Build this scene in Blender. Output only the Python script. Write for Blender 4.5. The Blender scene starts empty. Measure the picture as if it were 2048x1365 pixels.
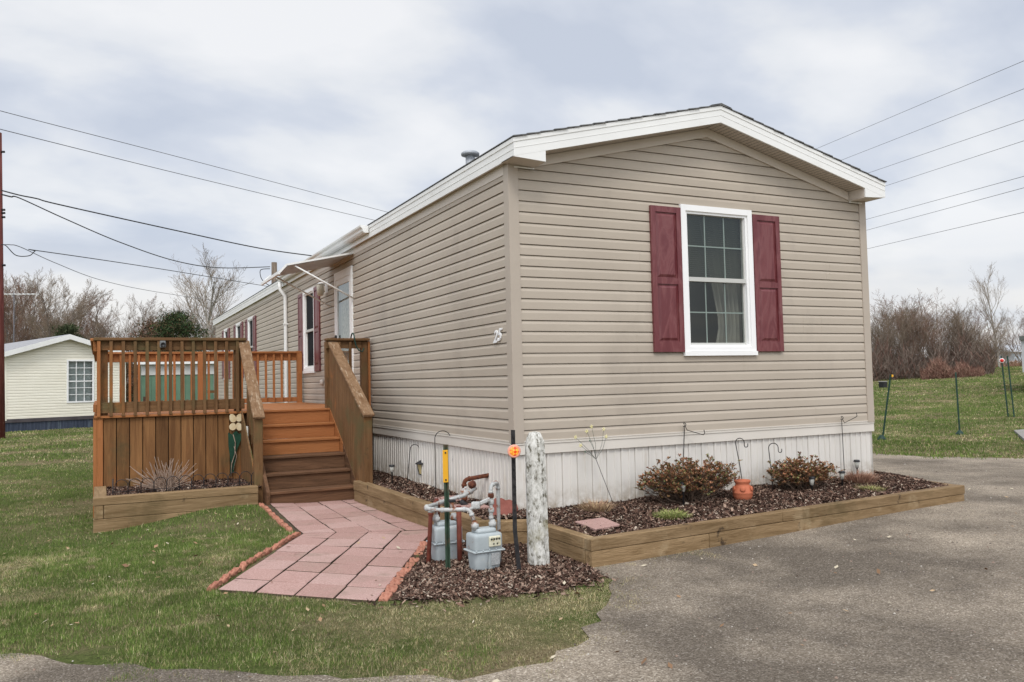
import bpy, bmesh, math, random
import numpy as np
from mathutils import Vector, Matrix
from mathutils.geometry import delaunay_2d_cdt
S = bpy.context.scene
COL = S.collection
rnd = random.Random(7)
# ------------------------------------------------------------------ camera
CR = Vector((0.89548324, -0.44452067, -0.0226086))
CU = Vector((-8.36532617e-04, -5.24757149e-02, 9.98621850e-01))
CW = Vector((0.44509445, 0.89423021, 0.04736298))
CC = Vector((-3.40546, -6.82458, 0.56181))
cam = bpy.data.objects.new('camera', bpy.data.cameras.new('camera'))
COL.objects.link(cam)
M = Matrix((( CR.x, CU.x, -CW.x, CC.x), (CR.y, CU.y, -CW.y, CC.y), (CR.z, CU.z, -CW.z, CC.z), (0, 0, 0, 1)))
cam.matrix_world = M
cam.data.sensor_width = 36.0
cam.data.lens = 1660.5 / 2048 * 36.0
cam.data.clip_start = 0.05; cam.data.clip_end = 2000
S.camera = cam
# ------------------------------------------------------------------ light
SUN_EL, SUN_AZ = math.radians(52), math.radians(208)     # azimuth clockwise from +Y
sd = Vector((math.sin(SUN_AZ) * math.cos(SUN_EL), math.cos(SUN_AZ) * math.cos(SUN_EL), math.sin(SUN_EL)))
sun = bpy.data.lights.new('sun', 'SUN'); sun.energy = 1.45; sun.angle = math.radians(16); sun.color = (1.0, 0.955, 0.89)
so = bpy.data.objects.new('sun', sun); COL.objects.link(so)
so.rotation_euler = (-sd).to_track_quat('-Z', 'Y').to_euler()
W = bpy.data.worlds.new("World"); S.world = W; W.use_nodes = True
def build_world():
    nt = W.node_tree; nt.nodes.clear(); N = nt.nodes.new; L = nt.links.new
    def V(op, a, b=None):
        n = N('ShaderNodeVectorMath'); n.operation = op
        for i, x in enumerate((a, b)):
            if x is None: continue
            if isinstance(x, (tuple, Vector)): n.inputs[i].default_value = tuple(x)
            else: L(x, n.inputs[i])
        return n
    def F(op, a, b=None, clamp=False):
        n = N('ShaderNodeMath'); n.operation = op; n.use_clamp = clamp
        for i, x in enumerate((a, b)):
            if x is None: continue
            if isinstance(x, (int, float)): n.inputs[i].default_value = x
            else: L(x, n.inputs[i])
        return n.outputs[0]
    def ramp(x, els):
        n = N('ShaderNodeValToRGB'); L(x, n.inputs[0]); e = n.color_ramp.elements
        while len(e) < len(els): e.new(0.5)
        for k, (p, c) in zip(e, els): k.position = p; k.color = (*c, 1)
        return n.outputs[0]
    def mix(f, a, b, bt='MIX'):
        n = N('ShaderNodeMix'); n.data_type = 'RGBA'; n.blend_type = bt
        for s, x in ((n.inputs[0], f), (n.inputs[6], a), (n.inputs[7], b)):
            if isinstance(x, (int, float)): s.default_value = x
            elif isinstance(x, tuple): s.default_value = (*x, 1)
            else: L(x, s)
        return n.outputs[2]
    tc = N('ShaderNodeTexCoord'); d = V('NORMALIZE', tc.outputs['Generated']).outputs[0]
    sep = N('ShaderNodeSeparateXYZ'); L(d, sep.inputs[0])
    z = F('MAXIMUM', sep.outputs[2], 0.0)
    zz = F('ADD', z, 0.34)
    comb = N('ShaderNodeCombineXYZ')
    L(F('DIVIDE', sep.outputs[0], zz), comb.inputs[0]); L(F('DIVIDE', sep.outputs[1], zz), comb.inputs[1])
    mp = N('ShaderNodeMapping'); L(comb.outputs[0], mp.inputs[0])
    mp.inputs['Rotation'].default_value = (0, 0, math.radians(-34)); mp.inputs['Scale'].default_value = (0.95, 1.25, 1)
    mp.inputs['Location'].default_value = (4.1, 1.7, 0)
    n1 = N('ShaderNodeTexNoise'); L(mp.outputs[0], n1.inputs[0])
    n1.inputs['Scale'].default_value = 2.3; n1.inputs['Detail'].default_value = 5; n1.inputs['Roughness'].default_value = 0.5; n1.inputs['Distortion'].default_value = 0.15
    cloud = ramp(n1.outputs[0], [(0.34, (0.60, 0.65, 0.75)), (0.44, (0.70, 0.74, 0.82)), (0.52, (0.83, 0.85, 0.885)), (0.63, (0.93, 0.935, 0.95))])
    hor = ramp(z, [(0.0, (1, 1, 1)), (0.07, (0.8, 0.8, 0.8)), (0.17, (0, 0, 0))])
    n2 = N('ShaderNodeTexNoise'); L(V('MULTIPLY', d, (3, 3, 16)).outputs[0], n2.inputs[0]); n2.inputs['Scale'].default_value = 1.0; n2.inputs['Detail'].default_value = 3
    hc = ramp(n2.outputs[0], [(0.38, (0.68, 0.70, 0.76)), (0.55, (0.93, 0.88, 0.83))])
    cl = mix(F('MULTIPLY', hor, 0.8), cloud, hc)
    sky = N('ShaderNodeTexSky'); sky.sky_type = 'NISHITA'; sky.sun_disc = False
    sky.sun_elevation = SUN_EL; sky.sun_rotation = SUN_AZ
    skc = mix(1.0, sky.outputs[0], (0.08, 0.08, 0.08), 'MULTIPLY')
    base = mix(0.86, skc, cl)
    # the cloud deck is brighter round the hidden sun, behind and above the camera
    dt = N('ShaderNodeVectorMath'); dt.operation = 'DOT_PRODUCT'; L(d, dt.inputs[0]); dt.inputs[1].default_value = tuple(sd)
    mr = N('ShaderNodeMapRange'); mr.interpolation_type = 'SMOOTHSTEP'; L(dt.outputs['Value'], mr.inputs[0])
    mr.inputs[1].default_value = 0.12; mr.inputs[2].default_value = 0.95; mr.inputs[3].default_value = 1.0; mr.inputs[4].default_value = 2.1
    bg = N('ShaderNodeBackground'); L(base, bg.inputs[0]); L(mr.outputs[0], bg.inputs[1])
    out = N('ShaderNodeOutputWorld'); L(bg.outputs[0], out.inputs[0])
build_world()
S.view_settings.view_transform = 'Standard'; S.view_settings.look = 'None'
S.view_settings.gamma = 1.0; S.view_settings.exposure = 0.1
S.render.resolution_x = 1024; S.render.resolution_y = 682
S.render.engine = 'CYCLES'
# ------------------------------------------------------------------ ground height
def sm(t): t = min(1, max(0, t)); return t * t * (3 - 2 * t)
def g(x, y):
    z = -.87 + .02 * math.exp(-((x + 2.6) ** 2 + (y - .8) ** 2 / 9)) + .025 * math.exp(-((x + 1.2) ** 2 + (y - 3.4) ** 2) / 1.7)
    z += .06 * math.exp(-((x + 2.05) ** 2 / .25 + (y - 3.2) ** 2 / 1.2)) - .10 * sm((-2.3 - x) / 1.2) * sm((y - .8) / 2) * sm((12 - y) / 4)
    z += .05 * sm((x - .5) / 4) - .06 * sm((x - 5) / 5)
    z += .042 * min(38, max(0, x - 14)) * (sm((70 - y) / 20) if x < 20 else 1)
    return z
def ray(px, py): return CW + ((px - 1024) * CR - (py - 682.5) * CU) / 1660.5
def far(px, depth, py=None):          # a far thing's spot, from its bearing and distance
    d = ray(px, 700); p = CC + d * depth
    return Vector((p.x, p.y, g(p.x, p.y)))
# ------------------------------------------------------------------ materials
MATS = {}
def mk(name, cols, scale=3.0, sc=(1, 1, 1), rough=0.6, bump=0.0, bscale=40, detail=5, spec=0.3, metal=0.0, dist=0.0, rand=0.0,
       overlay=None, plank=None, bsc=None, emit=None, nrough=0.55, hue=None, zdirt=None):
    if name in MATS: return MATS[name]
    m = bpy.data.materials.new(name); m.use_nodes = True; nt = m.node_tree; N = nt.nodes.new; L = nt.links.new
    b = nt.nodes['Principled BSDF']; b.inputs['Roughness'].default_value = rough; b.inputs['Metallic'].default_value = metal
    b.inputs['Specular IOR Level'].default_value = spec
    tc = N('ShaderNodeTexCoord'); mp = N('ShaderNodeMapping'); L(tc.outputs['Object'], mp.inputs[0]); mp.inputs['Scale'].default_value = sc
    nz = N('ShaderNodeTexNoise'); L(mp.outputs[0], nz.inputs[0]); nz.inputs['Scale'].default_value = scale
    nz.inputs['Detail'].default_value = detail; nz.inputs['Roughness'].default_value = nrough; nz.inputs['Distortion'].default_value = dist
    r = N('ShaderNodeValToRGB'); L(nz.outputs[0], r.inputs[0]); e = r.color_ramp.elements
    if len(cols) == 1: cols = [(0.3, cols[0]), (0.7, cols[0])]
    elif not isinstance(cols[0][1], tuple): cols = [(0.33 + 0.34 * i / (len(cols) - 1), c) for i, c in enumerate(cols)]
    while len(e) < len(cols): e.new(0.5)
    for k, (p, c) in zip(e, cols): k.position = p; k.color = (*c, 1)
    c = r.outputs[0]
    def mixc(f, a, bcol, bt='MIX'):
        n = N('ShaderNodeMix'); n.data_type = 'RGBA'; n.blend_type = bt
        for s, x in ((n.inputs[0], f), (n.inputs[6], a), (n.inputs[7], bcol)):
            if isinstance(x, (int, float)): s.default_value = x
            elif isinstance(x, tuple): s.default_value = (*x, 1)
            else: L(x, s)
        return n.outputs[2]
    if overlay:      # list of (colour, noise scale, threshold lo, hi, stretch)
        for (oc, os, lo, hi, st) in overlay:
            m2 = N('ShaderNodeMapping'); L(tc.outputs['Object'], m2.inputs[0]); m2.inputs['Scale'].default_value = st
            m2.inputs['Location'].default_value = (os * 1.7, os, 3.3)
            n2 = N('ShaderNodeTexNoise'); L(m2.outputs[0], n2.inputs[0]); n2.inputs['Scale'].default_value = os; n2.inputs['Detail'].default_value = 6; n2.inputs['Roughness'].default_value = 0.62
            mr = N('ShaderNodeMapRange'); L(n2.outputs[0], mr.inputs[0]); mr.inputs[1].default_value = lo; mr.inputs[2].default_value = hi
            c = mixc(mr.outputs[0], c, oc)
    if plank:        # (axis, width, offset, strength): each board its own tone
        sx = N('ShaderNodeSeparateXYZ'); L(tc.outputs['Object'], sx.inputs[0])
        a1 = N('ShaderNodeMath'); a1.operation = 'SUBTRACT'; L(sx.outputs[plank[0]], a1.inputs[0]); a1.inputs[1].default_value = plank[2]
        a2 = N('ShaderNodeMath'); a2.operation = 'DIVIDE'; L(a1.outputs[0], a2.inputs[0]); a2.inputs[1].default_value = plank[1]
        a3 = N('ShaderNodeMath'); a3.operation = 'FLOOR'; L(a2.outputs[0], a3.inputs[0])
        wn = N('ShaderNodeTexWhiteNoise'); wn.noise_dimensions = '1D'; L(a3.outputs[0], wn.inputs['W'])
        mr = N('ShaderNodeMapRange'); L(wn.outputs['Value'], mr.inputs[0]); mr.inputs[3].default_value = 1 - plank[3]; mr.inputs[4].default_value = 1 + plank[3]
        cc = N('ShaderNodeCombineXYZ')
        for i in range(3): L(mr.outputs[0], cc.inputs[i])
        c = mixc(1.0, c, cc.outputs[0], 'MULTIPLY')
    if zdirt:        # mud splashed up from the ground: (colour, z full, z none)
        sz = N('ShaderNodeSeparateXYZ'); L(tc.outputs['Object'], sz.inputs[0])
        m5 = N('ShaderNodeMapRange'); L(sz.outputs[2], m5.inputs[0]); m5.inputs[1].default_value = zdirt[2]; m5.inputs[2].default_value = zdirt[1]
        n5 = N('ShaderNodeTexNoise'); L(tc.outputs['Object'], n5.inputs[0]); n5.inputs['Scale'].default_value = 11; n5.inputs['Detail'].default_value = 7; n5.inputs['Roughness'].default_value = .7
        m6 = N('ShaderNodeMapRange'); L(n5.outputs[0], m6.inputs[0]); m6.inputs[1].default_value = .38; m6.inputs[2].default_value = .62
        mm = N('ShaderNodeMath'); mm.operation = 'MULTIPLY'; L(m5.outputs[0], mm.inputs[0]); L(m6.outputs[0], mm.inputs[1]); c = mixc(mm.outputs[0], c, zdirt[0])
    if rand:
        oi = N('ShaderNodeObjectInfo'); hs = N('ShaderNodeHueSaturation'); L(c, hs.inputs['Color'])
        mr = N('ShaderNodeMapRange'); L(oi.outputs['Random'], mr.inputs[0]); mr.inputs[3].default_value = 1 - rand; mr.inputs[4].default_value = 1 + rand
        L(mr.outputs[0], hs.inputs['Value']); c = hs.outputs[0]
    L(c, b.inputs['Base Color'])
    if bump:
        m3 = N('ShaderNodeMapping'); L(tc.outputs['Object'], m3.inputs[0]); m3.inputs['Scale'].default_value = bsc or sc
        n3 = N('ShaderNodeTexNoise'); L(m3.outputs[0], n3.inputs[0]); n3.inputs['Scale'].default_value = bscale; n3.inputs['Detail'].default_value = 4
        bp = N('ShaderNodeBump'); bp.inputs['Strength'].default_value = bump; bp.inputs['Distance'].default_value = 0.01
        L(n3.outputs[0], bp.inputs['Height']); L(bp.outputs[0], b.inputs['Normal'])
    if emit:
        b.inputs['Emission Color'].default_value = (*emit[0], 1); b.inputs['Emission Strength'].default_value = emit[1]
    MATS[name] = m
    return m
siding = mk('tan_vinyl', [(.405, .350, .285), (.45, .392, .322)], 0.8, (1, 1, 2.5), .55, .12, 60, bsc=(.3, .3, 6), spec=.25,
            overlay=[((.33, .285, .235), 1.1, .56, .8, (1, 1, .6)), ((.36, .30, .235), 7, .62, .85, (.25, .25, 1.5))])
trimtan = mk('tan_trim', [(.40, .345, .285), (.43, .372, .31)], 2, rough=.5, spec=.25)
white = mk('white_aluminium', [(.74, .74, .72), (.80, .80, .78)], 1.5, rough=.42, spec=.35, overlay=[((.60, .58, .53), 3, .60, .85, (1, 1, 3))])
vinylw = mk('white_vinyl', [(.80, .80, .79), (.84, .84, .83)], 2, rough=.4)
soffitm = mk('soffit_vinyl', [(.56, .50, .43), (.60, .54, .47)], 1.5, rough=.5)
skirtm = mk('skirting_vinyl', [(.60, .575, .53), (.67, .64, .595)], 1.0, (3, 3, .5), .5, .08, 30, spec=.25,
            overlay=[((.46, .40, .31), 2.2, .66, .86, (1.5, 1.5, .7)), ((.48, .42, .33), 14, .60, .8, (1, 1, .12))], zdirt=((.30, .24, .17), -.68, -.42))
bandm = mk('band_vinyl', [(.60, .56, .50), (.65, .61, .55)], 1.5, rough=.45)
shutm = mk('burgundy_shutter', [(0.36, (.115, .022, .026)), (0.47, (.15, .036, .040)), (0.53, (.175, .054, .056)), (0.60, (.125, .026, .031))], 2.0, (2.2, 2.2, .55), .38, .25, 18, dist=2.2, spec=.45,
           overlay=[((.20, .10, .095), 3.5, .60, .8, (1, 1, .5))])
shing = mk('roof_shingles', [(.10, .10, .105), (.19, .19, .185)], 25, rough=.95, bump=.5, bscale=90, spec=.1)
shingp = mk('pale_shingles', [(.26, .26, .27), (.36, .36, .37)], 14, rough=.95, bump=.5, bscale=60, spec=.1)
def wood(n, a, bcol, axis, **k):
    sc = [(.35, 4, 4), (4, .35, 4), (4, 4, .35)][axis]
    return mk(n + '_' + 'xyz'[axis], [a, bcol], 4.5, sc, k.pop('rough', .75), .55, 9, bsc=tuple(s * 3 for s in sc), dist=.8, rand=k.pop('rand', .13), nrough=.7, spec=.15, **k)
GREEN = ((.10, .085, .038), 2.3, .52, .72, (1, 1, 1))
def worn(ax): return wood('weathered_cedar', (.105, .052, .022), (.195, .108, .050), ax, overlay=[GREEN, ((.30, .115, .035), 1.6, .60, .75, (1, 1, 1)), ((.05, .032, .018), 6, .63, .78, (1, 1, 1))])
def oran(ax): return wood('orange_stain', (.29, .115, .040), (.37, .15, .056), ax, rough=.6, rand=.06, overlay=[((.25, .10, .035), 5, .62, .8, (1, 1, 1))])
def dark(ax): return wood('dark_tread', (.075, .040, .022), (.16, .083, .045), ax, overlay=[((.20, .085, .03), 3, .6, .8, (1, 1, 1))])
def timb(ax): return wood('garden_timber', (.17, .108, .052), (.30, .205, .112), ax, rand=.12, overlay=[((.12, .085, .040), 1.7, .55, .75, (1, 1, 1)), ((.06, .04, .025), 5, .64, .70, (1, 1, 1)), ((.40, .31, .19), 2.6, .60, .8, (1, 1, 1))])
boardm = mk('stained_boards', [(.125, .058, .023), (.225, .112, .044)], 4.5, (4, 4, .35), .7, .5, 9, bsc=(12, 12, 1), dist=.8, plank=(0, .1462, -3.364, .26), spec=.15,
            overlay=[((.10, .075, .034), 2.3, .58, .78, (1, 1, 1)), ((.24, .085, .028), 1.9, .60, .74, (2.5, 1, .5)), ((.05, .028, .014), 5, .66, .76, (1, 1, 1))])
rustm = mk('rusty_iron', [(.055, .018, .012), (.20, .065, .03)], 30, rough=.85, bump=.4, bscale=80)
redpipe = mk('red_primer_pipe', [(.10, .022, .015), (.19, .05, .03)], 12, rough=.7, bump=.2)
greyp = mk('grey_gas_paint', [(.33, .37, .38), (.43, .47, .48)], 5, rough=.5, bump=.15, bscale=25, overlay=[((.50, .49, .45), 8, .58, .72, (1, 1, 1)), ((.22, .09, .05), 13, .64, .72, (1, 1, 1))])
pipew = mk('whitish_pipe_paint', [(.34, .35, .345), (.48, .48, .465)], 9, rough=.6, bump=.2, overlay=[((.22, .09, .045), 15, .54, .62, (1, 1, 1)), ((.55, .54, .50), 24, .58, .66, (1, 1, 1))])
blackm = mk('black_iron', [(.012, .012, .013), (.035, .032, .032)], 25, rough=.55, bump=.2, overlay=[((.09, .05, .035), 10, .6, .75, (1, 1, .4))])
blackp = mk('black_plastic', [(.015, .015, .017), (.03, .03, .032)], 9, rough=.4)
greenst = mk('green_post_paint', [(.025, .05, .032), (.05, .09, .055)], 15, rough=.7, overlay=[((.12, .06, .035), 8, .52, .66, (1, 1, .5))])
darkgreen = mk('dark_green_steel', [(.008, .03, .02), (.015, .05, .035)], 9, rough=.5)
yellowm = mk('yellow_marker', [(.72, .36, .02), (.80, .42, .03)], 6, rough=.45)
terra = mk('terracotta', [(.42, .115, .055), (.52, .17, .09)], 6, rough=.7, bump=.1)
paverm = mk('pink_concrete', [(.33, .198, .172), (.46, .30, .265)], 90, rough=.9, bump=.5, bscale=160, spec=.1, detail=3, plank=(0, .31, .07, .05),
            overlay=[((.36, .22, .19), 2.4, .52, .8, (1, 1, 1)), ((.62, .47, .42), 140, .58, .7, (1, 1, 1)), ((.24, .18, .145), 3.4, .56, .85, (1, 1, 1))])
pavers3 = [paverm] + [mk('pink_concrete_' + n_, [a_, b_], 90, rough=.9, bump=.5, bscale=160, spec=.1, detail=3, overlay=[((.34, .24, .20), 2.6, .5, .8, (1, 1, 1)), ((.60, .47, .42), 140, .58, .7, (1, 1, 1)), ((.22, .17, .13), 4.1, .58, .8, (1, 1, 1))]) for n_, a_, b_ in (('faded', (.36, .225, .197), (.49, .335, .30)), ('dark', (.30, .175, .15), (.42, .27, .235)))]
brickm = mk('orange_edging', [(.33, .13, .085), (.48, .23, .16)], 40, rough=.9, bump=.7, bscale=90, spec=.1, rand=.12, overlay=[((.25, .12, .08), 9, .55, .8, (1, 1, 1))])
soil = mk('joint_soil_and_shade', [(.05, .038, .025), (.10, .075, .045)], 20, rough=1, bump=.5, overlay=[((.07, .10, .025), 7, .58, .68, (1, 1, 1))])
barkm = mk('bare_bark', [(.12, .095, .08), (.22, .185, .16)], 9, rough=.95)
twigm = mk('bare_twigs', [(.17, .125, .09), (.25, .20, .15)], 3, rough=.95, rand=.15)
redtwig = mk('reddish_twigs', [(.15, .088, .062), (.23, .145, .105)], 3, rough=.95, rand=.15)
palebark = mk('pale_bark', [(.27, .25, .22), (.40, .38, .34)], 6, rough=.95)
mulchm = mk('mulch_bed', [(0.35, (.024, .014, .010)), (0.5, (.07, .040, .029)), (0.62, (.115, .068, .05)), (0.75, (.17, .11, .085))], 55, (1, 1, 1), 1, 1.0, 70, detail=6, spec=.1)
glassd = None
def screened():
    m = mk('screened_glass', [(.012, .013, .015), (.03, .032, .035)], 1.2, (1, .4, .4), rough=.7, spec=.04); return m
def glass():
    global glassd
    if glassd: return glassd
    m = bpy.data.materials.new('window_glass'); m.use_nodes = True; nt = m.node_tree; nt.nodes.clear(); N = nt.nodes.new; L = nt.links.new
    t = N('ShaderNodeBsdfTransparent'); t.inputs[0].default_value = (.72, .76, .74, 1)
    gl = N('ShaderNodeBsdfGlossy'); gl.inputs['Roughness'].default_value = .015; gl.inputs[0].default_value = (.9, .95, .93, 1)
    fr = N('ShaderNodeLayerWeight'); fr.inputs[0].default_value = .5
    pw = N('ShaderNodeMath'); pw.operation = 'POWER'; L(fr.outputs['Facing'], pw.inputs[0]); pw.inputs[1].default_value = 4
    ad = N('ShaderNodeMath'); ad.operation = 'ADD'; ad.use_clamp = True; L(pw.outputs[0], ad.inputs[0]); ad.inputs[1].default_value = .055
    mx = N('ShaderNodeMixShader'); L(ad.outputs[0], mx.inputs[0]); L(t.outputs[0], mx.inputs[1]); L(gl.outputs[0], mx.inputs[2])
    o = N('ShaderNodeOutputMaterial'); L(mx.outputs[0], o.inputs[0]); glassd = m
    return m
# ------------------------------------------------------------------ mesh builder
class MB:
    def __init__(s): s.v = []; s.f = []; s.m = []; s.mats = []; s.sm = []
    def mi(s, mat):
        if mat not in s.mats: s.mats.append(mat)
        return s.mats.index(mat)
    def add(s, vs, fs, mat, smooth=False):
        b = len(s.v); k = s.mi(mat)
        s.v += [tuple(v) for v in vs]
        for f in fs: s.f.append([b + i for i in f]); s.m.append(k); s.sm.append(smooth)
    def box(s, x0, x1, y0, y1, z0, z1, mat, bev=0.0):
        if bev <= 0:
            v = [(x, y, z) for x in (x0, x1) for y in (y0, y1) for z in (z0, z1)]
            s.add(v, [(0, 1, 3, 2), (4, 6, 7, 5), (0, 4, 5, 1), (2, 3, 7, 6), (0, 2, 6, 4), (1, 5, 7, 3)], mat)
        else: s.rbox(Matrix.Translation(((x0 + x1) / 2, (y0 + y1) / 2, (z0 + z1) / 2)), (x1 - x0, y1 - y0, z1 - z0), bev, mat)
    def rbox(s, M, size, bev, mat, seg=1, smooth=False, fn=None):
        bm = bmesh.new(); bmesh.ops.create_cube(bm, size=1)
        for v in bm.verts: v.co = Vector((v.co.x * size[0], v.co.y * size[1], v.co.z * size[2]))
        if fn:
            for v in bm.verts: v.co = fn(v.co)
        if bev > 0: bmesh.ops.bevel(bm, geom=bm.edges[:], offset=bev, segments=seg, profile=.6, affect='EDGES', clamp_overlap=True)
        s.frombm(bm, M, mat, smooth)
    def frombm(s, bm, M, mat, smooth=False):
        bm.verts.index_update()
        s.add([M @ v.co for v in bm.verts], [[v.index for v in f.verts] for f in bm.faces], mat, smooth); bm.free()
    def beam(s, p0, p1, w, h, mat, bev=0.004, up=(0, 0, 1)):      # w sideways, h along up
        p0 = Vector(p0); p1 = Vector(p1); d = p1 - p0; L = d.length; d.normalize(); up = Vector(up)
        r = d.cross(up).normalized(); u = r.cross(d)
        M = Matrix(((r.x, d.x, u.x, (p0.x + p1.x) / 2), (r.y, d.y, u.y, (p0.y + p1.y) / 2), (r.z, d.z, u.z, (p0.z + p1.z) / 2), (0, 0, 0, 1)))
        s.rbox(M, (w, L, h), bev, mat)
    def tube(s, pts, r, mat, n=8, cap=True, smooth=True):
        pts = [Vector(p) for p in pts]; rs = r if isinstance(r, (list, tuple)) else [r] * len(pts)
        t = (pts[1] - pts[0]).normalized(); a = Vector((0, 0, 1)) if abs(t.z) < .9 else Vector((1, 0, 0)); x = t.cross(a).normalized()
        vs = []
        for i, p in enumerate(pts):
            if 0 < i < len(pts) - 1: t = ((pts[i + 1] - p).normalized() + (p - pts[i - 1]).normalized()).normalized()
            elif i: t = (p - pts[i - 1]).normalized()
            x = (x - t * x.dot(t)).normalized(); y = t.cross(x)
            for k in range(n):
                a = 2 * math.pi * k / n; vs.append(p + (x * math.cos(a) + y * math.sin(a)) * rs[i])
        fs = [(i * n + k, i * n + (k + 1) % n, (i + 1) * n + (k + 1) % n, (i + 1) * n + k) for i in range(len(pts) - 1) for k in range(n)]
        if cap and n > 2: fs += [tuple(range(n))[::-1], tuple(range((len(pts) - 1) * n, len(pts) * n))]
        s.add(vs, fs, mat, smooth)
    def lathe(s, prof, loc, mat, n=20, smooth=True, rot=None):
        R = rot or Matrix.Identity(3); loc = Vector(loc); vs = []
        for (r, z) in prof:
            for k in range(n):
                a = 2 * math.pi * k / n; vs.append(loc + R @ Vector((r * math.cos(a), r * math.sin(a), z)))
        fs = [(i * n + k, i * n + (k + 1) % n, (i + 1) * n + (k + 1) % n, (i + 1) * n + k) for i in range(len(prof) - 1) for k in range(n)]
        if prof[0][0] > 1e-4: fs.append(tuple(range(n))[::-1])
        if prof[-1][0] > 1e-4: fs.append(tuple(range((len(prof) - 1) * n, len(prof) * n)))
        s.add(vs, fs, mat, smooth)
    def prism(s, poly, a, b, axis, mat):      # poly in the two other axes, swept from a to b along axis
        def P(u, v, t): return {0: (t, u, v), 1: (u, t, v), 2: (u, v, t)}[axis]
        n = len(poly); vs = [P(u, v, a) for u, v in poly] + [P(u, v, b) for u, v in poly]
        s.add(vs, [tuple(range(n)), tuple(range(n, 2 * n))[::-1]] + [(i, i + n, (i + 1) % n + n, (i + 1) % n) for i in range(n)], mat)
    def build(s, name, parent=None, loc=None, **tags):
        me = bpy.data.meshes.new(name); loc = Vector(loc) if loc is not None else Vector((0, 0, 0))
        me.from_pydata([tuple(Vector(v) - loc) for v in s.v] if loc.length else s.v, [], s.f)
        for m in s.mats: me.materials.append(m)
        me.polygons.foreach_set('material_index', s.m); me.polygons.foreach_set('use_smooth', s.sm)
        bm = bmesh.new(); bm.from_mesh(me)
        if len(bm.faces) < 60000: bmesh.ops.recalc_face_normals(bm, faces=bm.faces[:])
        bm.to_mesh(me); bm.free(); me.update()
        o = bpy.data.objects.new(name, me); COL.objects.link(o); o.location = loc
        if parent: adopt(o, parent)
        for k, v in tags.items(): o['category' if k == 'cat' else k] = v
        return o
def wloc(p):
    return Vector(p.location)
def adopt(o, p):
    o.parent = p; o.matrix_parent_inverse = Matrix.Translation(wloc(p)).inverted()
def thing(name, label, cat, loc=(0, 0, 0), group=None):
    o = bpy.data.objects.new(name, None); COL.objects.link(o); o.location = loc; o.empty_display_size = .1
    o['label'] = label; o['category'] = cat
    if group: o['group'] = group
    return o
def dup(root, loc=None, rotz=None, scale=None, label=None):
    r = root.copy(); COL.objects.link(r)
    if loc is not None: r.location = loc
    if rotz is not None: r.rotation_euler = (0, 0, rotz)
    if scale is not None: r.scale = scale
    if label: r['label'] = label
    for ch in list(root.children):
        c = ch.copy(); COL.objects.link(c); c.parent = r
        for gch in list(ch.children):
            d = gch.copy(); COL.objects.link(d); d.parent = c
    return r
def arc(c, r, a0, a1, ax, ay, n=10):
    c = Vector(c); ax = Vector(ax); ay = Vector(ay)
    return [c + ax * r * math.cos(a0 + (a1 - a0) * i / n) + ay * r * math.sin(a0 + (a1 - a0) * i / n) for i in range(n + 1)]
# ------------------------------------------------------------------ ground sheets
def sheet(name, poly, step, dz, mat, hf=g, jag=0.0, inner=None, **tags):
    pts = []; n = len(poly); R = random.Random(len(name))
    for i in range(n):
        a = Vector(poly[i][:2]); b = Vector(poly[(i + 1) % n][:2]); L = (b - a).length; k = max(1, int(L / step))
        for j in range(k):
            p = a.lerp(b, j / k)
            if jag and L > step: p += Vector((R.uniform(-jag, jag), R.uniform(-jag, jag)))
            pts.append(p)
    nb = len(pts); edges = [(i, (i + 1) % nb) for i in range(nb)]
    xs = [p.x for p in pts]; ys = [p.y for p in pts]
    gx = (inner or step)
    x = min(xs) + gx / 2
    while x < max(xs):
        y = min(ys) + gx / 2
        while y < max(ys): pts.append(Vector((x + R.uniform(-.2, .2) * gx, y + R.uniform(-.2, .2) * gx))); y += gx
        x += gx
    r = delaunay_2d_cdt(pts, edges, [], 1, 1e-5)
    mb = MB(); mb.add([(p.x, p.y, hf(p.x, p.y) + dz) for p in r[0]], [f for f in r[2]], mat, True)
    o = mb.build(name, **tags)
    me = o.data
    if sum(p.normal.z for p in me.polygons) < 0: me.flip_normals()
    return o
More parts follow.
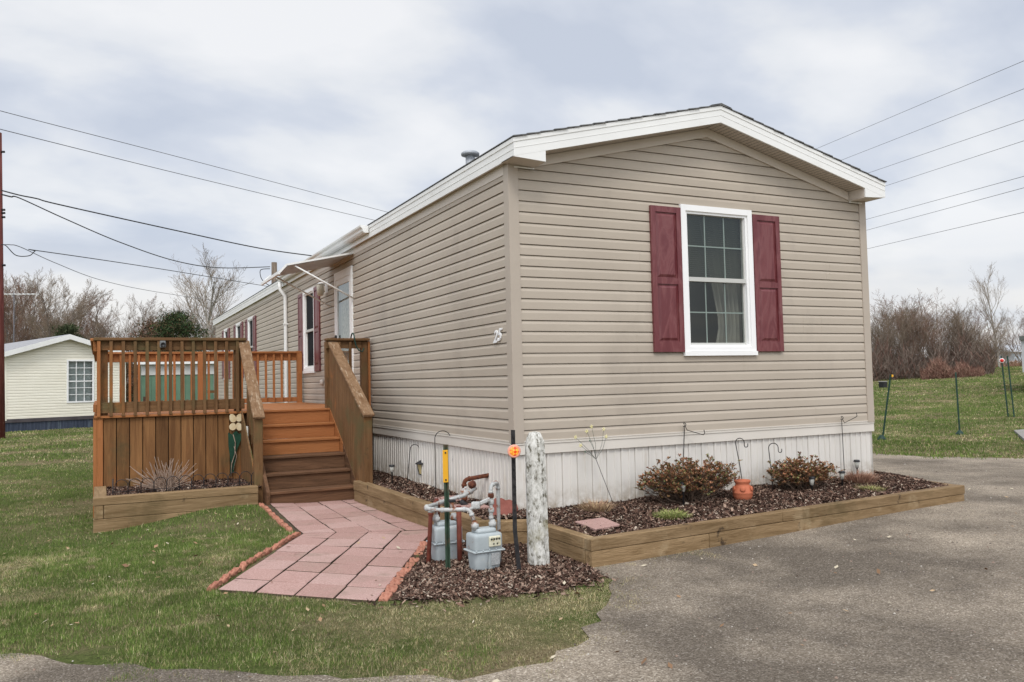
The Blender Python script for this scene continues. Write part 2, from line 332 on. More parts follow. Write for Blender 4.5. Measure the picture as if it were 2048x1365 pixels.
def lawn_material():
    m = bpy.data.materials.new('lawn_soil_and_turf'); m.use_nodes = True; nt = m.node_tree; N = nt.nodes.new; L = nt.links.new
    b = nt.nodes['Principled BSDF']; b.inputs['Roughness'].default_value = 1; b.inputs['Specular IOR Level'].default_value = .05
    tc = N('ShaderNodeTexCoord')
    def nz(s, d=5, st=(1, 1, 1), ro=.6):
        mp = N('ShaderNodeMapping'); L(tc.outputs['Object'], mp.inputs[0]); mp.inputs['Scale'].default_value = st
        n = N('ShaderNodeTexNoise'); L(mp.outputs[0], n.inputs[0]); n.inputs['Scale'].default_value = s; n.inputs['Detail'].default_value = d; n.inputs['Roughness'].default_value = ro
        return n.outputs[0]
    def ramp(x, els):
        n = N('ShaderNodeValToRGB'); L(x, n.inputs[0]); e = n.color_ramp.elements
        while len(e) < len(els): e.new(.5)
        for k, (p, c) in zip(e, els): k.position = p; k.color = (*c, 1)
        return n.outputs[0]
    def mix(f, a, bb, bt='MIX'):
        n = N('ShaderNodeMix'); n.data_type = 'RGBA'; n.blend_type = bt
        L(f, n.inputs[0]) if not isinstance(f, float) else setattr(n.inputs[0], 'default_value', f)
        L(a, n.inputs[6]); L(bb, n.inputs[7]); return n.outputs[2]
    greenc = ramp(nz(38, 8, ro=.75), [(.34, (.045, .042, .022)), (.48, (.085, .11, .032)), (.66, (.15, .17, .06))])
    straw = ramp(nz(45, 8, ro=.75), [(.34, (.075, .055, .035)), (.5, (.19, .15, .085)), (.68, (.34, .29, .17))])
    f = ramp(nz(.55, 7, ro=.65), [(.44, (0, 0, 0)), (.60, (1, 1, 1))])
    c = mix(f, greenc, straw)
    f2 = ramp(nz(2.6, 6), [(.55, (0, 0, 0)), (.72, (.75, .75, .75))]); c = mix(f2, c, straw)
    L(c, b.inputs['Base Color'])
    bp = N('ShaderNodeBump'); bp.inputs['Strength'].default_value = .8; bp.inputs['Distance'].default_value = .04; L(nz(55, 6, ro=.7), bp.inputs['Height']); L(bp.outputs[0], b.inputs['Normal'])
    return m
lawnm = lawn_material()
# the one big ground sheet, finer near the house
def ground():
    def axis(lo, hi, fine0, fine1, st):
        a = [fine0]
        while a[-1] < fine1: a.append(a[-1] + st)
        d = st
        while a[-1] < hi: d *= 1.25; a.append(a[-1] + d)
        d = st; a = a[::-1]
        while a[-1] > lo: d *= 1.25; a.append(a[-1] - d)
        return a[::-1]
    xs = axis(-900, 900, -9, 16, .3); ys = axis(-300, 1200, -7, 14, .3)
    mb = MB(); nx = len(xs)
    mb.add([(x, y, g(x, y)) for y in ys for x in xs], [(j * nx + i, j * nx + i + 1, (j + 1) * nx + i + 1, (j + 1) * nx + i) for j in range(len(ys) - 1) for i in range(nx - 1)], lawnm, True)
    mb.build('ground', kind='structure')
ground()
def asphalt_material():
    m = bpy.data.materials.new('gravelly_asphalt'); m.use_nodes = True; nt = m.node_tree; N = nt.nodes.new; L = nt.links.new
    b = nt.nodes['Principled BSDF']; b.inputs['Roughness'].default_value = .95; b.inputs['Specular IOR Level'].default_value = .06
    tc = N('ShaderNodeTexCoord')
    vo = N('ShaderNodeTexVoronoi'); L(tc.outputs['Object'], vo.inputs[0]); vo.inputs['Scale'].default_value = 120
    bw = N('ShaderNodeSeparateColor'); L(vo.outputs['Color'], bw.inputs[0])
    r = N('ShaderNodeValToRGB'); L(bw.outputs[0], r.inputs[0]); e = r.color_ramp.elements
    els = [(0, (.165, .138, .107)), (.45, (.245, .208, .165)), (.8, (.32, .276, .222)), (.94, (.39, .34, .28)), (1, (.50, .45, .38))]
    while len(e) < 5: e.new(.5)
    for k, (p, c) in zip(e, els): k.position = p; k.color = (*c, 1)
    n1 = N('ShaderNodeTexNoise'); L(tc.outputs['Object'], n1.inputs[0]); n1.inputs['Scale'].default_value = .55; n1.inputs['Detail'].default_value = 9; n1.inputs['Roughness'].default_value = .64
    mr = N('ShaderNodeValToRGB'); L(n1.outputs[0], mr.inputs[0]); e = mr.color_ramp.elements
    e[0].position = .38; e[0].color = (.52, .51, .51, 1); e[1].position = .64; e[1].color = (1.32, 1.30, 1.27, 1)
    mx = N('ShaderNodeMix'); mx.data_type = 'RGBA'; mx.blend_type = 'MULTIPLY'; mx.inputs[0].default_value = 1; L(r.outputs[0], mx.inputs[6]); L(mr.outputs[0], mx.inputs[7])
    L(mx.outputs[2], b.inputs['Base Color'])
    bp = N('ShaderNodeBump'); bp.inputs['Strength'].default_value = .7; bp.inputs['Distance'].default_value = .008; L(vo.outputs['Distance'], bp.inputs['Height']); bp.invert = True
    L(bp.outputs[0], b.inputs['Normal'])
    return m
asph = asphalt_material()
LAWNEDGE = [(-12, -2.6), (-6.5, -1.5), (-3.89, -1.42), (-3.52, -1.81), (-2.95, -2.31), (-2.44, -2.71), (-2.01, -3.0), (-1.67, -3.13), (-1.39, -3.08), (-1.03, -2.82), (-.68, -2.47), (-.30, -2.0), (-.10, -1.65), (-.06, -1.36)]
DRIVE = LAWNEDGE + [(.2, -1.33), (4.6, -1.0), (4.75, .2), (4.8, 5), (4.8, 23), (8, 23), (8.2, 6.5), (8.75, 3.55), (8.99, 2.55), (9.89, 1.54), (10.9, 1.0), (13, .5), (16, .2), (16, -9), (-12, -9)]
sheet('driveway', DRIVE, .13, .007, asph, jag=.055, inner=.6, kind='structure')
# ------------------------------------------------------------------ siding walls
E4 = .1016
def siding_wall(mb, P, z0, z1, span, holes, mat, out=.014):
    # P(s, z, d) -> point; span(z) -> (s0, s1); holes: (sa, sb, za, zb)
    k = 0
    while z0 + k * E4 < z1:
        zb = z0 + k * E4
        prof = [(zb, -.014), (zb + .0012, out), (zb + .066, out), (zb + .075, out - .003), (zb + E4 - .0057, .002), (zb + E4 - .0052, -.014), (zb + E4, -.014)]
        full = []
        for (a, da), (b, db) in zip(prof, prof[1:]):
            cuts = sorted({a, b} | {h for ho in holes for h in (ho[2], ho[3]) if a < h < b} | ({z1} if a < z1 < b else set()))
            for c0, c1 in zip(cuts, cuts[1:]):
                if c1 > z1 + 1e-6: break
                f = lambda z: da + (db - da) * (z - a) / (b - a)
                full.append((c0, f(c0), c1, f(c1)))
        for a, da, b, db in full:
            mid = (a + b) / 2; sa0, sa1 = span(a); sb0, sb1 = span(b)
            cut = sorted([(h[0], h[1]) for h in holes if h[2] < mid < h[3]])
            lo = (sa0, sb0)
            for h in cut + [None]:
                hi = (h[0], h[0]) if h else (sa1, sb1)
                if hi[0] > lo[0] + 1e-5:
                    mb.add([P(lo[0], a, da), P(hi[0], a, da), P(hi[1], b, db), P(lo[1], b, db)], [(0, 1, 2, 3)], mat)
                if h: lo = (h[1], h[1])
        k += 1
HW, HL = 4.64, 21.65      # the mobile home's width and length
home = thing('mobile_home', 'long tan vinyl-sided mobile home with burgundy shutters and white eaves, filling the middle', 'mobile home', (HW / 2, HL / 2, -.9))
RK = 3.337; SL = .249     # roof edge peak, slope (at the outer face)
def rake(x, top=RK): return top - SL * abs(x - HW / 2)
PG = lambda s, z, d: (s, -d, z)
PL = lambda s, z, d: (-d, s, z)
PR = lambda s, z, d: (HW + d, s, z)
WX0, WX1, WZ0, WZ1 = 1.945, 2.898, .772, 2.336     # gable window outer frame
wl = MB()
def seams(P, S0, S1, kmax, n, seed):
    R = random.Random(seed)
    for _ in range(n):
        k = 2 * R.randint(0, kmax // 2); s_ = R.uniform(S0 + .4, S1 - .4)
        if P is PG and WX0 - .45 < s_ < WX1 + .45 and 6 < k < 24: continue
        z = k * E4
        for kk in (0, 1): v = [P(s_ + a, z + kk * E4 + b, d) for a in (0, .0035) for d in (.012, .0155) for b in (.002, .074)]; wl.add(v, [(0, 1, 3, 2), (4, 6, 7, 5), (0, 4, 5, 1), (2, 3, 7, 6), (0, 2, 6, 4), (1, 5, 7, 3)], siding)
def gspan(z):
    if z < 2.58: return (.0, HW)
    h = max(0.02, (3.13 - z) / SL); return (max(0, HW / 2 - h), min(HW, HW / 2 + h))
siding_wall(wl, PG, 0, 3.12, gspan, [(WX0 + .03, WX1 - .03, WZ0 + .03, WZ1 - .03)], siding)
seams(PG, 0, HW, 24, 14, 2); wl.build('gable_wall', home, label='tan lap-sided gable end with the large window')
LW = [(7.72, 8.62), (14.18, 15.0), (16.2, 17.05), (18.7, 19.5)]
DY0, DY1, DZ0, DZ1 = 5.29, 6.30, .26, 2.33
wl = MB()
siding_wall(wl, PL, 0, 2.62, lambda z: (0, HL), [(a + .03, b - .03, .80, 2.26) for a, b in LW] + [(DY0 + .03, DY1 - .03, DZ0, DZ1 - .03)], siding)
seams(PL, 0, 5.1, 24, 10, 3); wl.build('side_wall', home, label='long tan lap-sided wall facing the deck')
wl = MB(); siding_wall(wl, PR, 0, 2.62, lambda z: (0, HL), [], siding); wl.box(0, HW, HL, HL + .01, 0, 2.6, siding); wl.build('side_wall', home)
# inner carcass so no light leaks through
c = MB(); inn = mk('room_dark', [(.05, .045, .04)], rough=1)
c.box(.45, HW - .3, .5, HL - .3, 0.05, 2.45, inn); c.build('inner_room', home)
# corner posts
for (x, sx) in ((0, 1), (HW, -1)):
    t = MB(); w = .083
    t.box(*sorted((x - sx * .022, x + sx * w)), -.022, -.001, -.012, 2.60, trimtan)
    t.box(*sorted((x - sx * .022, x - sx * .001)), -.001 + .0, w, -.012, 2.60, trimtan)
    t.build('corner_trim', home)
# skirting: band and ribbed vinyl
def skirt(name, P, L0, L1, zb):
    m = MB()
    s = L0; prof = []
    while s < L1:
        for ds, d in ((0, -.012), (.004, -.002), (.024, -.002), (.028, -.012), (.085, -.012), (.089, -.004), (.104, -.004), (.108, -.012), (.16, -.012), (.1605, -.022), (.165, -.022)):
            if s + ds < L1: prof.append((s + ds, d))
        s += .165
    prof.append((L1, -.012))
    for (a, da), (b, db) in zip(prof, prof[1:]): m.add([P(a, zb, da), P(b, zb, db), P(b, -.10, db), P(a, -.10, da)], [(0, 1, 2, 3)], skirtm)
    m.build(name, home)
skirt('skirting', PG, 0, HW, -1.0); skirt('skirting', PL, 0, HL, -1.0); skirt('skirting', PR, 0, HL, -1.0)
b = MB()
def band(P, a, c):
    for z0, z1, d in ((-.122, -.030, .016), (-.030, -.020, .024), (-.020, -.006, .012), (-.006, .004, .020)):
        v = [P(s, z, dd) for s in (a, c) for dd in (-.02, d) for z in (z0 + .0007, z1)]
        b.add(v, [(0, 1, 3, 2), (4, 6, 7, 5), (0, 4, 5, 1), (2, 3, 7, 6), (0, 2, 6, 4), (1, 5, 7, 3)], bandm)
band(PG, -.016, HW + .016); band(PL, .0205, HL); band(PR, .0205, HL)
b.build('skirt_band', home)
# ---- roof
def roof():
    ov = .26; e = .075
    r = MB()   # shingle courses, stepped
    for sgn in (-1, 1):
        L = HW / 2 + e + .012
        n = 17
        for i in range(n):
            a = L * i / n; bb = L * (i + 1) / n
            za = RK - SL * a + .012; zb = RK - SL * bb + .012
            xa = HW / 2 + sgn * a; xb = HW / 2 + sgn * bb
            jy = .004 * math.sin(i * 2.3)
            poly = [(xa, za), (xb, zb + .007), (xb, zb - .002), (xa, za - .010)]
            r.prism(poly, -ov - .018 + jy, HL + .2, 1, shing)
    r.prism([(HW / 2 - .13, RK + .008 - .13 * SL + .014), (HW / 2, RK + .024), (HW / 2 + .13, RK + .008 - .13 * SL + .014), (HW / 2, RK + .013)], -ov - .02, HL + .2, 1, shing)
    r.build('roof', home)
    f = MB()   # rake fascia on the gable
    for sgn in (-1, 1):
        xe = HW / 2 + sgn * (HW / 2 + e)
        top = RK - SL * (HW / 2 + e)
        f.prism([(HW / 2, RK + .001), (xe, top + .001), (xe, top - .165), (HW / 2, RK - .174)], -ov, -ov + .02, 1, white)
        f.prism([(HW / 2, RK), (xe + sgn * .004, top), (xe + sgn * .004, top - .038), (HW / 2, RK - .038)], -ov - .006, -ov - .0002, 1, white)  # drip edge
        f.prism([(HW / 2, RK - .096), (xe, top - .092), (xe, top - .096), (HW / 2, RK - .100)], -ov - .0025, -ov - .0003, 1, white)
    f.build('rake_fascia', home)
    for sgn in (-1, 1):
        xe = HW / 2 + sgn * (HW / 2 + e); top = RK - SL * (HW / 2 + e)
        bx = MB(); xi = HW / 2 + sgn * (HW / 2 - .25)
        zt = rake(xi) - .16
        bx.prism([(xe, top - .166), (xi, zt), (xi, top - .188), (xe, top - .166 - .004)], -ov + .001, -ov + .015, 1, white)
        bx.prism([(xe, top - .168), (xi, top - .190), (xi, top - .180), (xe, top - .160)], -ov + .0155, .0, 1, soffitm)
        bx.prism([(xi, zt), (xi + sgn * .012, zt), (xi + sgn * .012, top - .178), (xi, top - .178)], -ov + .0155, .0, 1, soffitm)
        bx.box(min(xi, xi + sgn * .21), max(xi, xi + sgn * .21), -.03, -.0205, top - .205, top - .192, white)
        bx.build('eave_return', home)
    so_ = MB()   # perforated sloped soffit, ribbed every 0.1 m
    for sgn in (-1, 1):
        a = .0
        while a < HW / 2 - .25:
            for (u0, u1, dz) in ((0, .006, .006), (.006, .048, 0), (.048, .054, .006), (.054, .1, 0)):
                x0 = HW / 2 + sgn * (a + u0); x1 = HW / 2 + sgn * (a + u1)
                z0 = RK - .165 - SL * (a + u0) + dz; z1 = RK - .165 - SL * (a + u1) + dz
                so_.add([(x0, -ov + .02, z0), (x1, -ov + .02, z1), (x1, .0, z1), (x0, .0, z0)], [(0, 1, 2, 3)], soffperf)
            a += .1
    so_.build('gable_soffit', home)
    t = MB()   # trim band on the wall under the soffit
    for sgn in (-1, 1):
        xe = HW / 2 + sgn * (HW / 2 - .262); d = HW / 2 - .262
        t.prism([(HW / 2, 3.168), (xe, 3.168 - SL * d), (xe, 3.075 - SL * d), (HW / 2, 3.075)], -.034, -.0145, 1, soffitm)
    t.build('rake_trim', home)
    for sgn, x in ((-1, -e), (1, HW + e)):
        f = MB(); top = RK - SL * (HW / 2 + e)
        f.box(*sorted((x, x - sgn * .018)), -ov + .0205, HL + .19, top - .168, top - .002, white)
        f.box(*sorted((x + sgn * .0002, x + sgn * .006)), -ov - .004, HL + .19, top - .04, top, white)
        f.box(*sorted((x + sgn * .0002, x + sgn * .003)), -ov, HL + .19, top - .104, top - .100, white)
        f.build('eave_fascia', home)
        s2 = MB(); s2.box(*sorted((x - sgn * .0185, x - sgn * (e + .0))), -ov + .03, HL, top - .156, top - .150, soffitm)
        s2.box(*sorted((x - sgn * (e - .020), x - sgn * (e - .003))), .085, HL, 2.485, top - .1565, soffitm)
        s2.build('eave_soffit', home)
soffperf = mk('perforated_soffit', [(0.36, (.30, .265, .22)), (0.46, (.56, .50, .43))], 130, (1, 1, 1), .6, detail=1)
roof()
# roof vent pipe
v = MB(); galv = mk('galvanised', [(.30, .32, .35), (.42, .44, .47)], 8, rough=.6, metal=.2)
VX, VY = .45, 1.9
v.lathe([(.055, 2.75), (.055, 3.20)], (VX, VY, 0), galv); v.lathe([(.058, 3.175), (.105, 3.18), (.108, 3.205), (.085, 3.222), (.0, 3.23)], (VX, VY, 0), galv)
v.build('roof_vent', home)
# ---- windows
def shutter_mb(P, s0, s1, z0, z1):
    m = MB(); th = .028; base = .014
    def bx(a, b, c, d, e0, e1):
        v = [P(s, z, dd) for s in (a, b) for dd in (e0, e1) for z in (c, d)]
        m.add(v, [(0, 1, 3, 2), (4, 6, 7, 5), (0, 4, 5, 1), (2, 3, 7, 6), (0, 2, 6, 4), (1, 5, 7, 3)], shutm)
    st = .058; w = s1 - s0; mid = z0 + (z1 - z0) * .485
    bx(s0, s1, z0, z1, base, base + .012)
    bx(s0, s0 + st, z0, z1, base + .0121, base + th); bx(s1 - st, s1, z0, z1, base + .0121, base + th)
    for a, b in ((z0, z0 + .105), (mid - .03, mid + .03), (z1 - .06, z1)): bx(s0 + st + .0003, s1 - st - .0003, a, b, base + .0121, base + th - .0008)
    for a, b in ((z0 + .105, mid - .03), (mid + .03, z1 - .06)):
        i0, i1 = .012, .038; A = (s0 + st + i0, s1 - st - i0, a + i0, b - i0); B = (s0 + st + i1, s1 - st - i1, a + i1, b - i1)
        v = [P(A[0], A[2], base + .0122), P(A[1], A[2], base + .0122), P(A[1], A[3], base + .0122), P(A[0], A[3], base + .0122),
             P(B[0], B[2], base + .026), P(B[1], B[2], base + .026), P(B[1], B[3], base + .026), P(B[0], B[3], base + .026)]
        m.add(v, [(4, 5, 6, 7), (0, 1, 5, 4), (1, 2, 6, 5), (2, 3, 7, 6), (3, 0, 4, 7)], shutm)
    return m
muntm = mk('grey_green_muntin', [(.42, .47, .44)], rough=.5)
blindm = mk('blind_slat', [(.13, .145, .125)], rough=.6)
curtm = mk('curtain_cloth', [(.16, .145, .13), (.30, .28, .24)], 3, (4, 4, .6), .9)
def window(P, s0, s1, z0, z1, near):
    fr = MB()
    def bx(m, a, b, c, d, e0, e1, mat):
        v = [P(s, z, dd) for s in (a, b) for dd in (e0, e1) for z in (c, d)]
        m.add(v, [(0, 1, 3, 2), (4, 6, 7, 5), (0, 4, 5, 1), (2, 3, 7, 6), (0, 2, 6, 4), (1, 5, 7, 3)], mat)
    t = .062
    bx(fr, s0, s0 + t, z0 + .045, z1, -.01, .034, vinylw); bx(fr, s1 - t, s1, z0 + .045, z1, -.01, .034, vinylw)
    bx(fr, s0 + t + .0003, s1 - t - .0003, z1 - t, z1 - .0004, -.01, .0335, vinylw); bx(fr, s0 + t + .0003, s1 - t - .0003, z0 + .046, z0 + .046 + t * .7, -.01, .0335, vinylw)
    i = .026   # inner step
    a, bb, cc, dd = s0 + t, s1 - t, z0 + .046 + t * .7, z1 - t
    for q in ((a, a + i, cc, dd), (bb - i, bb, cc, dd), (a + i, bb - i, dd - i, dd - .0003), (a + i, bb - i, cc + .0003, cc + i)): bx(fr, *q, -.06, .018, vinylw)
    w = fr.build('window', home)
    sl = MB(); bx(sl, s0 - .008, s1 + .008, z0, z0 + .0445, .0, .045, vinylw); sl.build('sill', w)
    a += i; bb -= i; cc += i; dd -= i; mid = (cc + dd) / 2
    sash = MB(); grey = mk('sash_grey', [(.50, .50, .47)], rough=.5)
    bx(sash, a, bb, mid - .022, mid + .022, -.045, .004, grey)
    for q in ((bb - .018, bb, cc, mid - .022), (a, a + .012, cc, mid - .022), (a + .012, bb - .018, cc, cc + .02)): bx(sash, *q, -.05, -.022, grey)
    for q in ((bb - .014, bb, mid + .022, dd), (a, a + .010, mid + .022, dd)): bx(sash, *q, -.035, -.008, grey)
    sash.build('sash', w)
    if near:
        gr = MB()
        for lo, hi, d in ((cc + .02, mid - .022, -.034), (mid + .022, dd, -.020)):
            for k in (1, 2): s = a + (bb - a) * k / 3; bx(gr, s - .006, s + .006, lo, hi, d - .008, d - .002, muntm)
            z = (lo + hi) / 2; bx(gr, a + .01, bb - .014, z - .006, z + .006, d - .0085, d - .0025, muntm)
        gr.build('grille', w)
    gl = MB(); G = glass() if near else screened()
    for lo, hi, d in ((cc, mid, -.032), (mid, dd, -.018)): gl.add([P(a, lo, d), P(bb, lo, d), P(bb, hi, d), P(a, hi, d)], [(0, 1, 2, 3)], G)
    gl.build('pane', w)
    bl = MB()
    if near:
        z = dd - .02
        while z > mid - .02:
            bl.add([P(a, z, -.085), P(bb, z, -.085), P(bb, z + .015, -.068), P(a, z + .015, -.068)], [(0, 1, 2, 3)], blindm); z -= .0215
        bl.build('blind', w)
        cu = MB()
        for (lo, hi, open_) in ((a - .05, a + .17, 0), (bb - .52, bb + .05, 1)):
            n = 44; m_ = 12; vs = []
            for j in range(m_ + 1):
                zz = cc - .05 + (dd + .05 - cc) * j / m_; sp = 1 - (.45 if open_ else .3) * max(0, 1 - abs(j / m_ - .2) * 1.2)
                for i2 in range(n + 1):
                    u = i2 / n; s = lo + (hi - lo) * u
                    if open_: s = hi - (hi - lo) * (1 - u) * sp
                    else: s = lo + (hi - lo) * u * sp
                    vs.append(P(s, zz, -.15 + .022 * math.sin(u * 38 + j * .12)))
            cu.add(vs, [(j * (n + 1) + i2, j * (n + 1) + i2 + 1, (j + 1) * (n + 1) + i2 + 1, (j + 1) * (n + 1) + i2) for j in range(m_) for i2 in range(n)], curtm, True)
        cu.build('curtain', w)
    else:
        bx(bl, a - .1, bb + .1, cc - .1, dd + .1, -.22, -.2, curtm if s0 > 14 and s0 < 15 else mk('dim_drape', [(.055, .055, .055)], rough=1)); bl.build('curtain', w)
    bk = MB(); bx(bk, s0 - .1, s1 + .1, z0 - .1, z1 + .1, -.45, -.44, inn)
    for q in ((s0 - .1, s0 + .01, z0, z1), (s1 - .01, s1 + .1, z0, z1)): bx(bk, *q, -.43, -.07, inn)
    for q in ((s0, s1, z0 - .1, z0 + .03), (s0, s1, z1 - .03, z1 + .1)): bx(bk, *q, -.4295, -.0705, inn)
    bk.build('reveal', w)
    return w
window(PG, WX0, WX1, WZ0, WZ1, True)
for a, b_ in ((1.562, 1.938), (2.905, 3.283)): shutter_mb(PG, a, b_, .812, 2.294).build('shutter', home)
for (a, b_) in LW:
    window(PL, a, b_, .775, 2.29, False)
    for q in ((a - .385, a - .005), (b_ + .005, b_ + .385)): shutter_mb(PL, *q, .80, 2.265).build('shutter', home)
# ---- door
def door():
    d = MB()
    def bx(m, a, b, c, e, d0, d1, mat):
        m.box(-d1, -d0, a, b, c, e, mat)
    for q in ((DY0, DY0 + .07, DZ0, DZ1), (DY1 - .07, DY1, DZ0, DZ1)): bx(d, *q, -.01, .036, vinylw)
    bx(d, DY0 + .0703, DY1 - .0703, DZ1 - .12, DZ1, -.01, .0355, vinylw); bx(d, DY0 + .0703, DY1 - .0703, DZ0, DZ0 + .03, -.01, .05, vinylw)
    dr = d.build('door', home, label='white framed full-glass storm door')
    s = MB(); a, b, lo, hi = DY0 + .072, DY1 - .072, DZ0 + .032, DZ1 - .122
    bx(s, a, a + .075, lo, hi, .004, .030, vinylw); bx(s, b - .075, b, lo, hi, .004, .030, vinylw)
    bx(s, a + .0753, b - .0753, hi - .09, hi, .0045, .0295, vinylw); bx(s, a + .0753, b - .0753, lo, lo + .22, .0045, .0295, vinylw); bx(s, a + .0753, b - .0753, 1.22, 1.26, .0045, .0295, vinylw)
    s.build('frame', dr)
    p = MB(); p.add([(-.016, a + .07, lo + .2), (-.016, b - .07, lo + .2), (-.016, b - .07, hi - .08), (-.016, a + .07, hi - .08)], [(0, 1, 2, 3)], glass()); p.build('pane', dr)
    i = MB(); inner = mk('inner_door', [(.30, .29, .27), (.36, .35, .33)], 4, rough=.5); lace = mk('lace_curtain', [(.12, .11, .10), (.40, .38, .33)], 22, rough=1, detail=3)
    i.box(.04, .08, a - .03, b + .03, lo - .02, hi + .05, inner); i.box(.028, .0395, a + .14, b - .14, 1.0, hi - .12, lace); i.build('inner_door', dr)
    h = MB(); h.box(-.062, -.0305, b - .05, b - .02, 1.18, 1.34, blackp, .006); h.build('handle', dr)
door()
# ---- porch light, bell box
l = MB(); lm = mk('frosted_jar', [(.55, .53, .45), (.68, .66, .56)], 20, rough=.25)
l.lathe([(.055, .10), (.062, .085), (.062, .0), (.05, -.08), (.03, -.095), (0, -.1)], (-.12, 6.87, 2.13), lm, 14)
l.box(-.022, -.0145, 6.79, 6.95, 2.08, 2.27, vinylw, .003); l.tube([(-.02, 6.87, 2.25), (-.12, 6.87, 2.25), (-.12, 6.87, 2.23)], .018, vinylw, 8); l.lathe([(.07, .0), (.03, .03), (.0, .035)], (-.12, 6.87, 2.225), vinylw, 14)
l.build('porch_light', home)
l = MB(); l.lathe([(.0, .05), (.045, .045), (.055, .0)], (-.014, 7.2, .60), soffitm, 14, rot=Matrix.Rotation(-math.pi / 2, 3, 'Y')); l.build('wall_vent', home)
# ---- gutter and downspout
def gutter():
    m = MB(); x = -.0825
    prof = [(x, 2.735), (x - .005, 2.735), (x - .005, 2.64), (x - .065, 2.637), (x - .085, 2.66), (x - .090, 2.69), (x - .115, 2.715), (x - .120, 2.738), (x - .112, 2.738), (x - .106, 2.718), (x - .083, 2.694), (x - .078, 2.665), (x - .062, 2.644), (x, 2.644)]
    y0, y1 = 4.20, 10.25; n = len(prof)
    m.add([(a, y, b) for y in (y0, y1) for a, b in prof], [(i, (i + 1) % n, (i + 1) % n + n, i + n) for i in range(n)], white)
    endp = [(x - .005, 2.735), (x - .005, 2.638), (x - .065, 2.635), (x - .087, 2.66), (x - .092, 2.69), (x - .118, 2.715), (x - .121, 2.739)]
    m.prism(endp, y0 - .003, y0, 1, white); m.prism(endp, y1, y1 + .003, 1, white)
    m.build('gutter', home)
    d = MB(); X = -.155; Y = 10.12
    d.tube([(X, Y, 2.64), (X, Y, 2.50), (-.06, Y - .03, 2.36), (-.055, Y - .03, 2.30), (-.055, Y - .03, -.5), (-.055, Y - .03, -.72), (-.14, Y - .03, -.80)], .037, white, 8)
    d.box(-.10, -.012, Y - .075, Y + .015, 1.78, 1.81, white); d.build('downspout', home)
gutter()
# ---- house number
def number():
    dm = mk('silver_number', [(.75, .75, .75), (.85, .85, .85)], 30, rough=.35)
    for ch, y in (('2', .375), ('5', .285)):
        cu = bpy.data.curves.new('digit', 'FONT'); cu.body = ch; cu.size = .165; cu.extrude = .004; cu.shear = .35; cu.bevel_depth = .0025; cu.offset = .001
        t = bpy.data.objects.new('tmp', cu); COL.objects.link(t); bpy.context.view_layer.update()
        me = bpy.data.meshes.new_from_object(t.evaluated_get(bpy.context.evaluated_depsgraph_get())); bpy.data.objects.remove(t)
        R = Matrix(((0, 0, -1), (-1, 0, 0), (0, 1, 0))).to_4x4()     # text x -> -Y, y -> Z, normal -> -X
        me.transform(Matrix.Translation((-.022, y, .925 + (.015 if ch == '5' else 0))) @ R)
        me.materials.clear(); me.materials.append(dm)
        o = bpy.data.objects.new('house_number', me); COL.objects.link(o); adopt(o, home); o['label'] = 'silver house number digit %s by the corner' % ch
number()
# ---- awning
def awning():
    a = MB(); al = mk('awning_metal', [(.38, .39, .39), (.47, .48, .48)], 3, rough=.5, overlay=[((.28, .25, .2), 5, .55, .8, (1, 1, 1))])
    y0, y1 = 5.22, 6.62; xf = -1.0
    def pan(P0, P1, P2, P3, th=.012):
        v = [Vector(p) for p in (P0, P1, P2, P3)]; n = (v[1] - v[0]).cross(v[3] - v[0]).normalized() * th
        a.add(v + [p + n for p in v], [(0, 1, 2, 3), (7, 6, 5, 4), (0, 4, 5, 1), (1, 5, 6, 2), (2, 6, 7, 3), (3, 7, 4, 0)], al)
    for k in range(7):
        ya = y0 + (y1 - y0) * k / 7; yb = y0 + (y1 - y0) * (k + 1) / 7 - .012
        pan((-.015, ya, 2.505), (xf, ya, 2.285), (xf, yb, 2.285), (-.015, yb, 2.505))
        pan((xf, ya, 2.285), (xf - .10, ya, 2.17), (xf - .10, yb, 2.17), (xf, yb, 2.285))
    w = a.build('awning', home)
    e = MB()
    for y in (y0 - .014, y1): 
        e.beam((-.015, y, 2.512), (xf, y, 2.292), .022, .026, white, 0); e.beam((xf, y, 2.292), (xf - .105, y, 2.175), .022, .026, white, 0)
    e.beam((xf - .108, y0 - .02, 2.168), (xf - .108, y1 + .01, 2.168), .03, .035, white, 0); e.build('awning_edge', w)
    for y, z in ((y0 + .01, 1.84), (y1 - .02, 1.84)):
        b = MB(); b.tube([(-.88, y, 2.285), (-.02, y + .02, z)], .013, white, 8); b.build('brace', w)
awning()
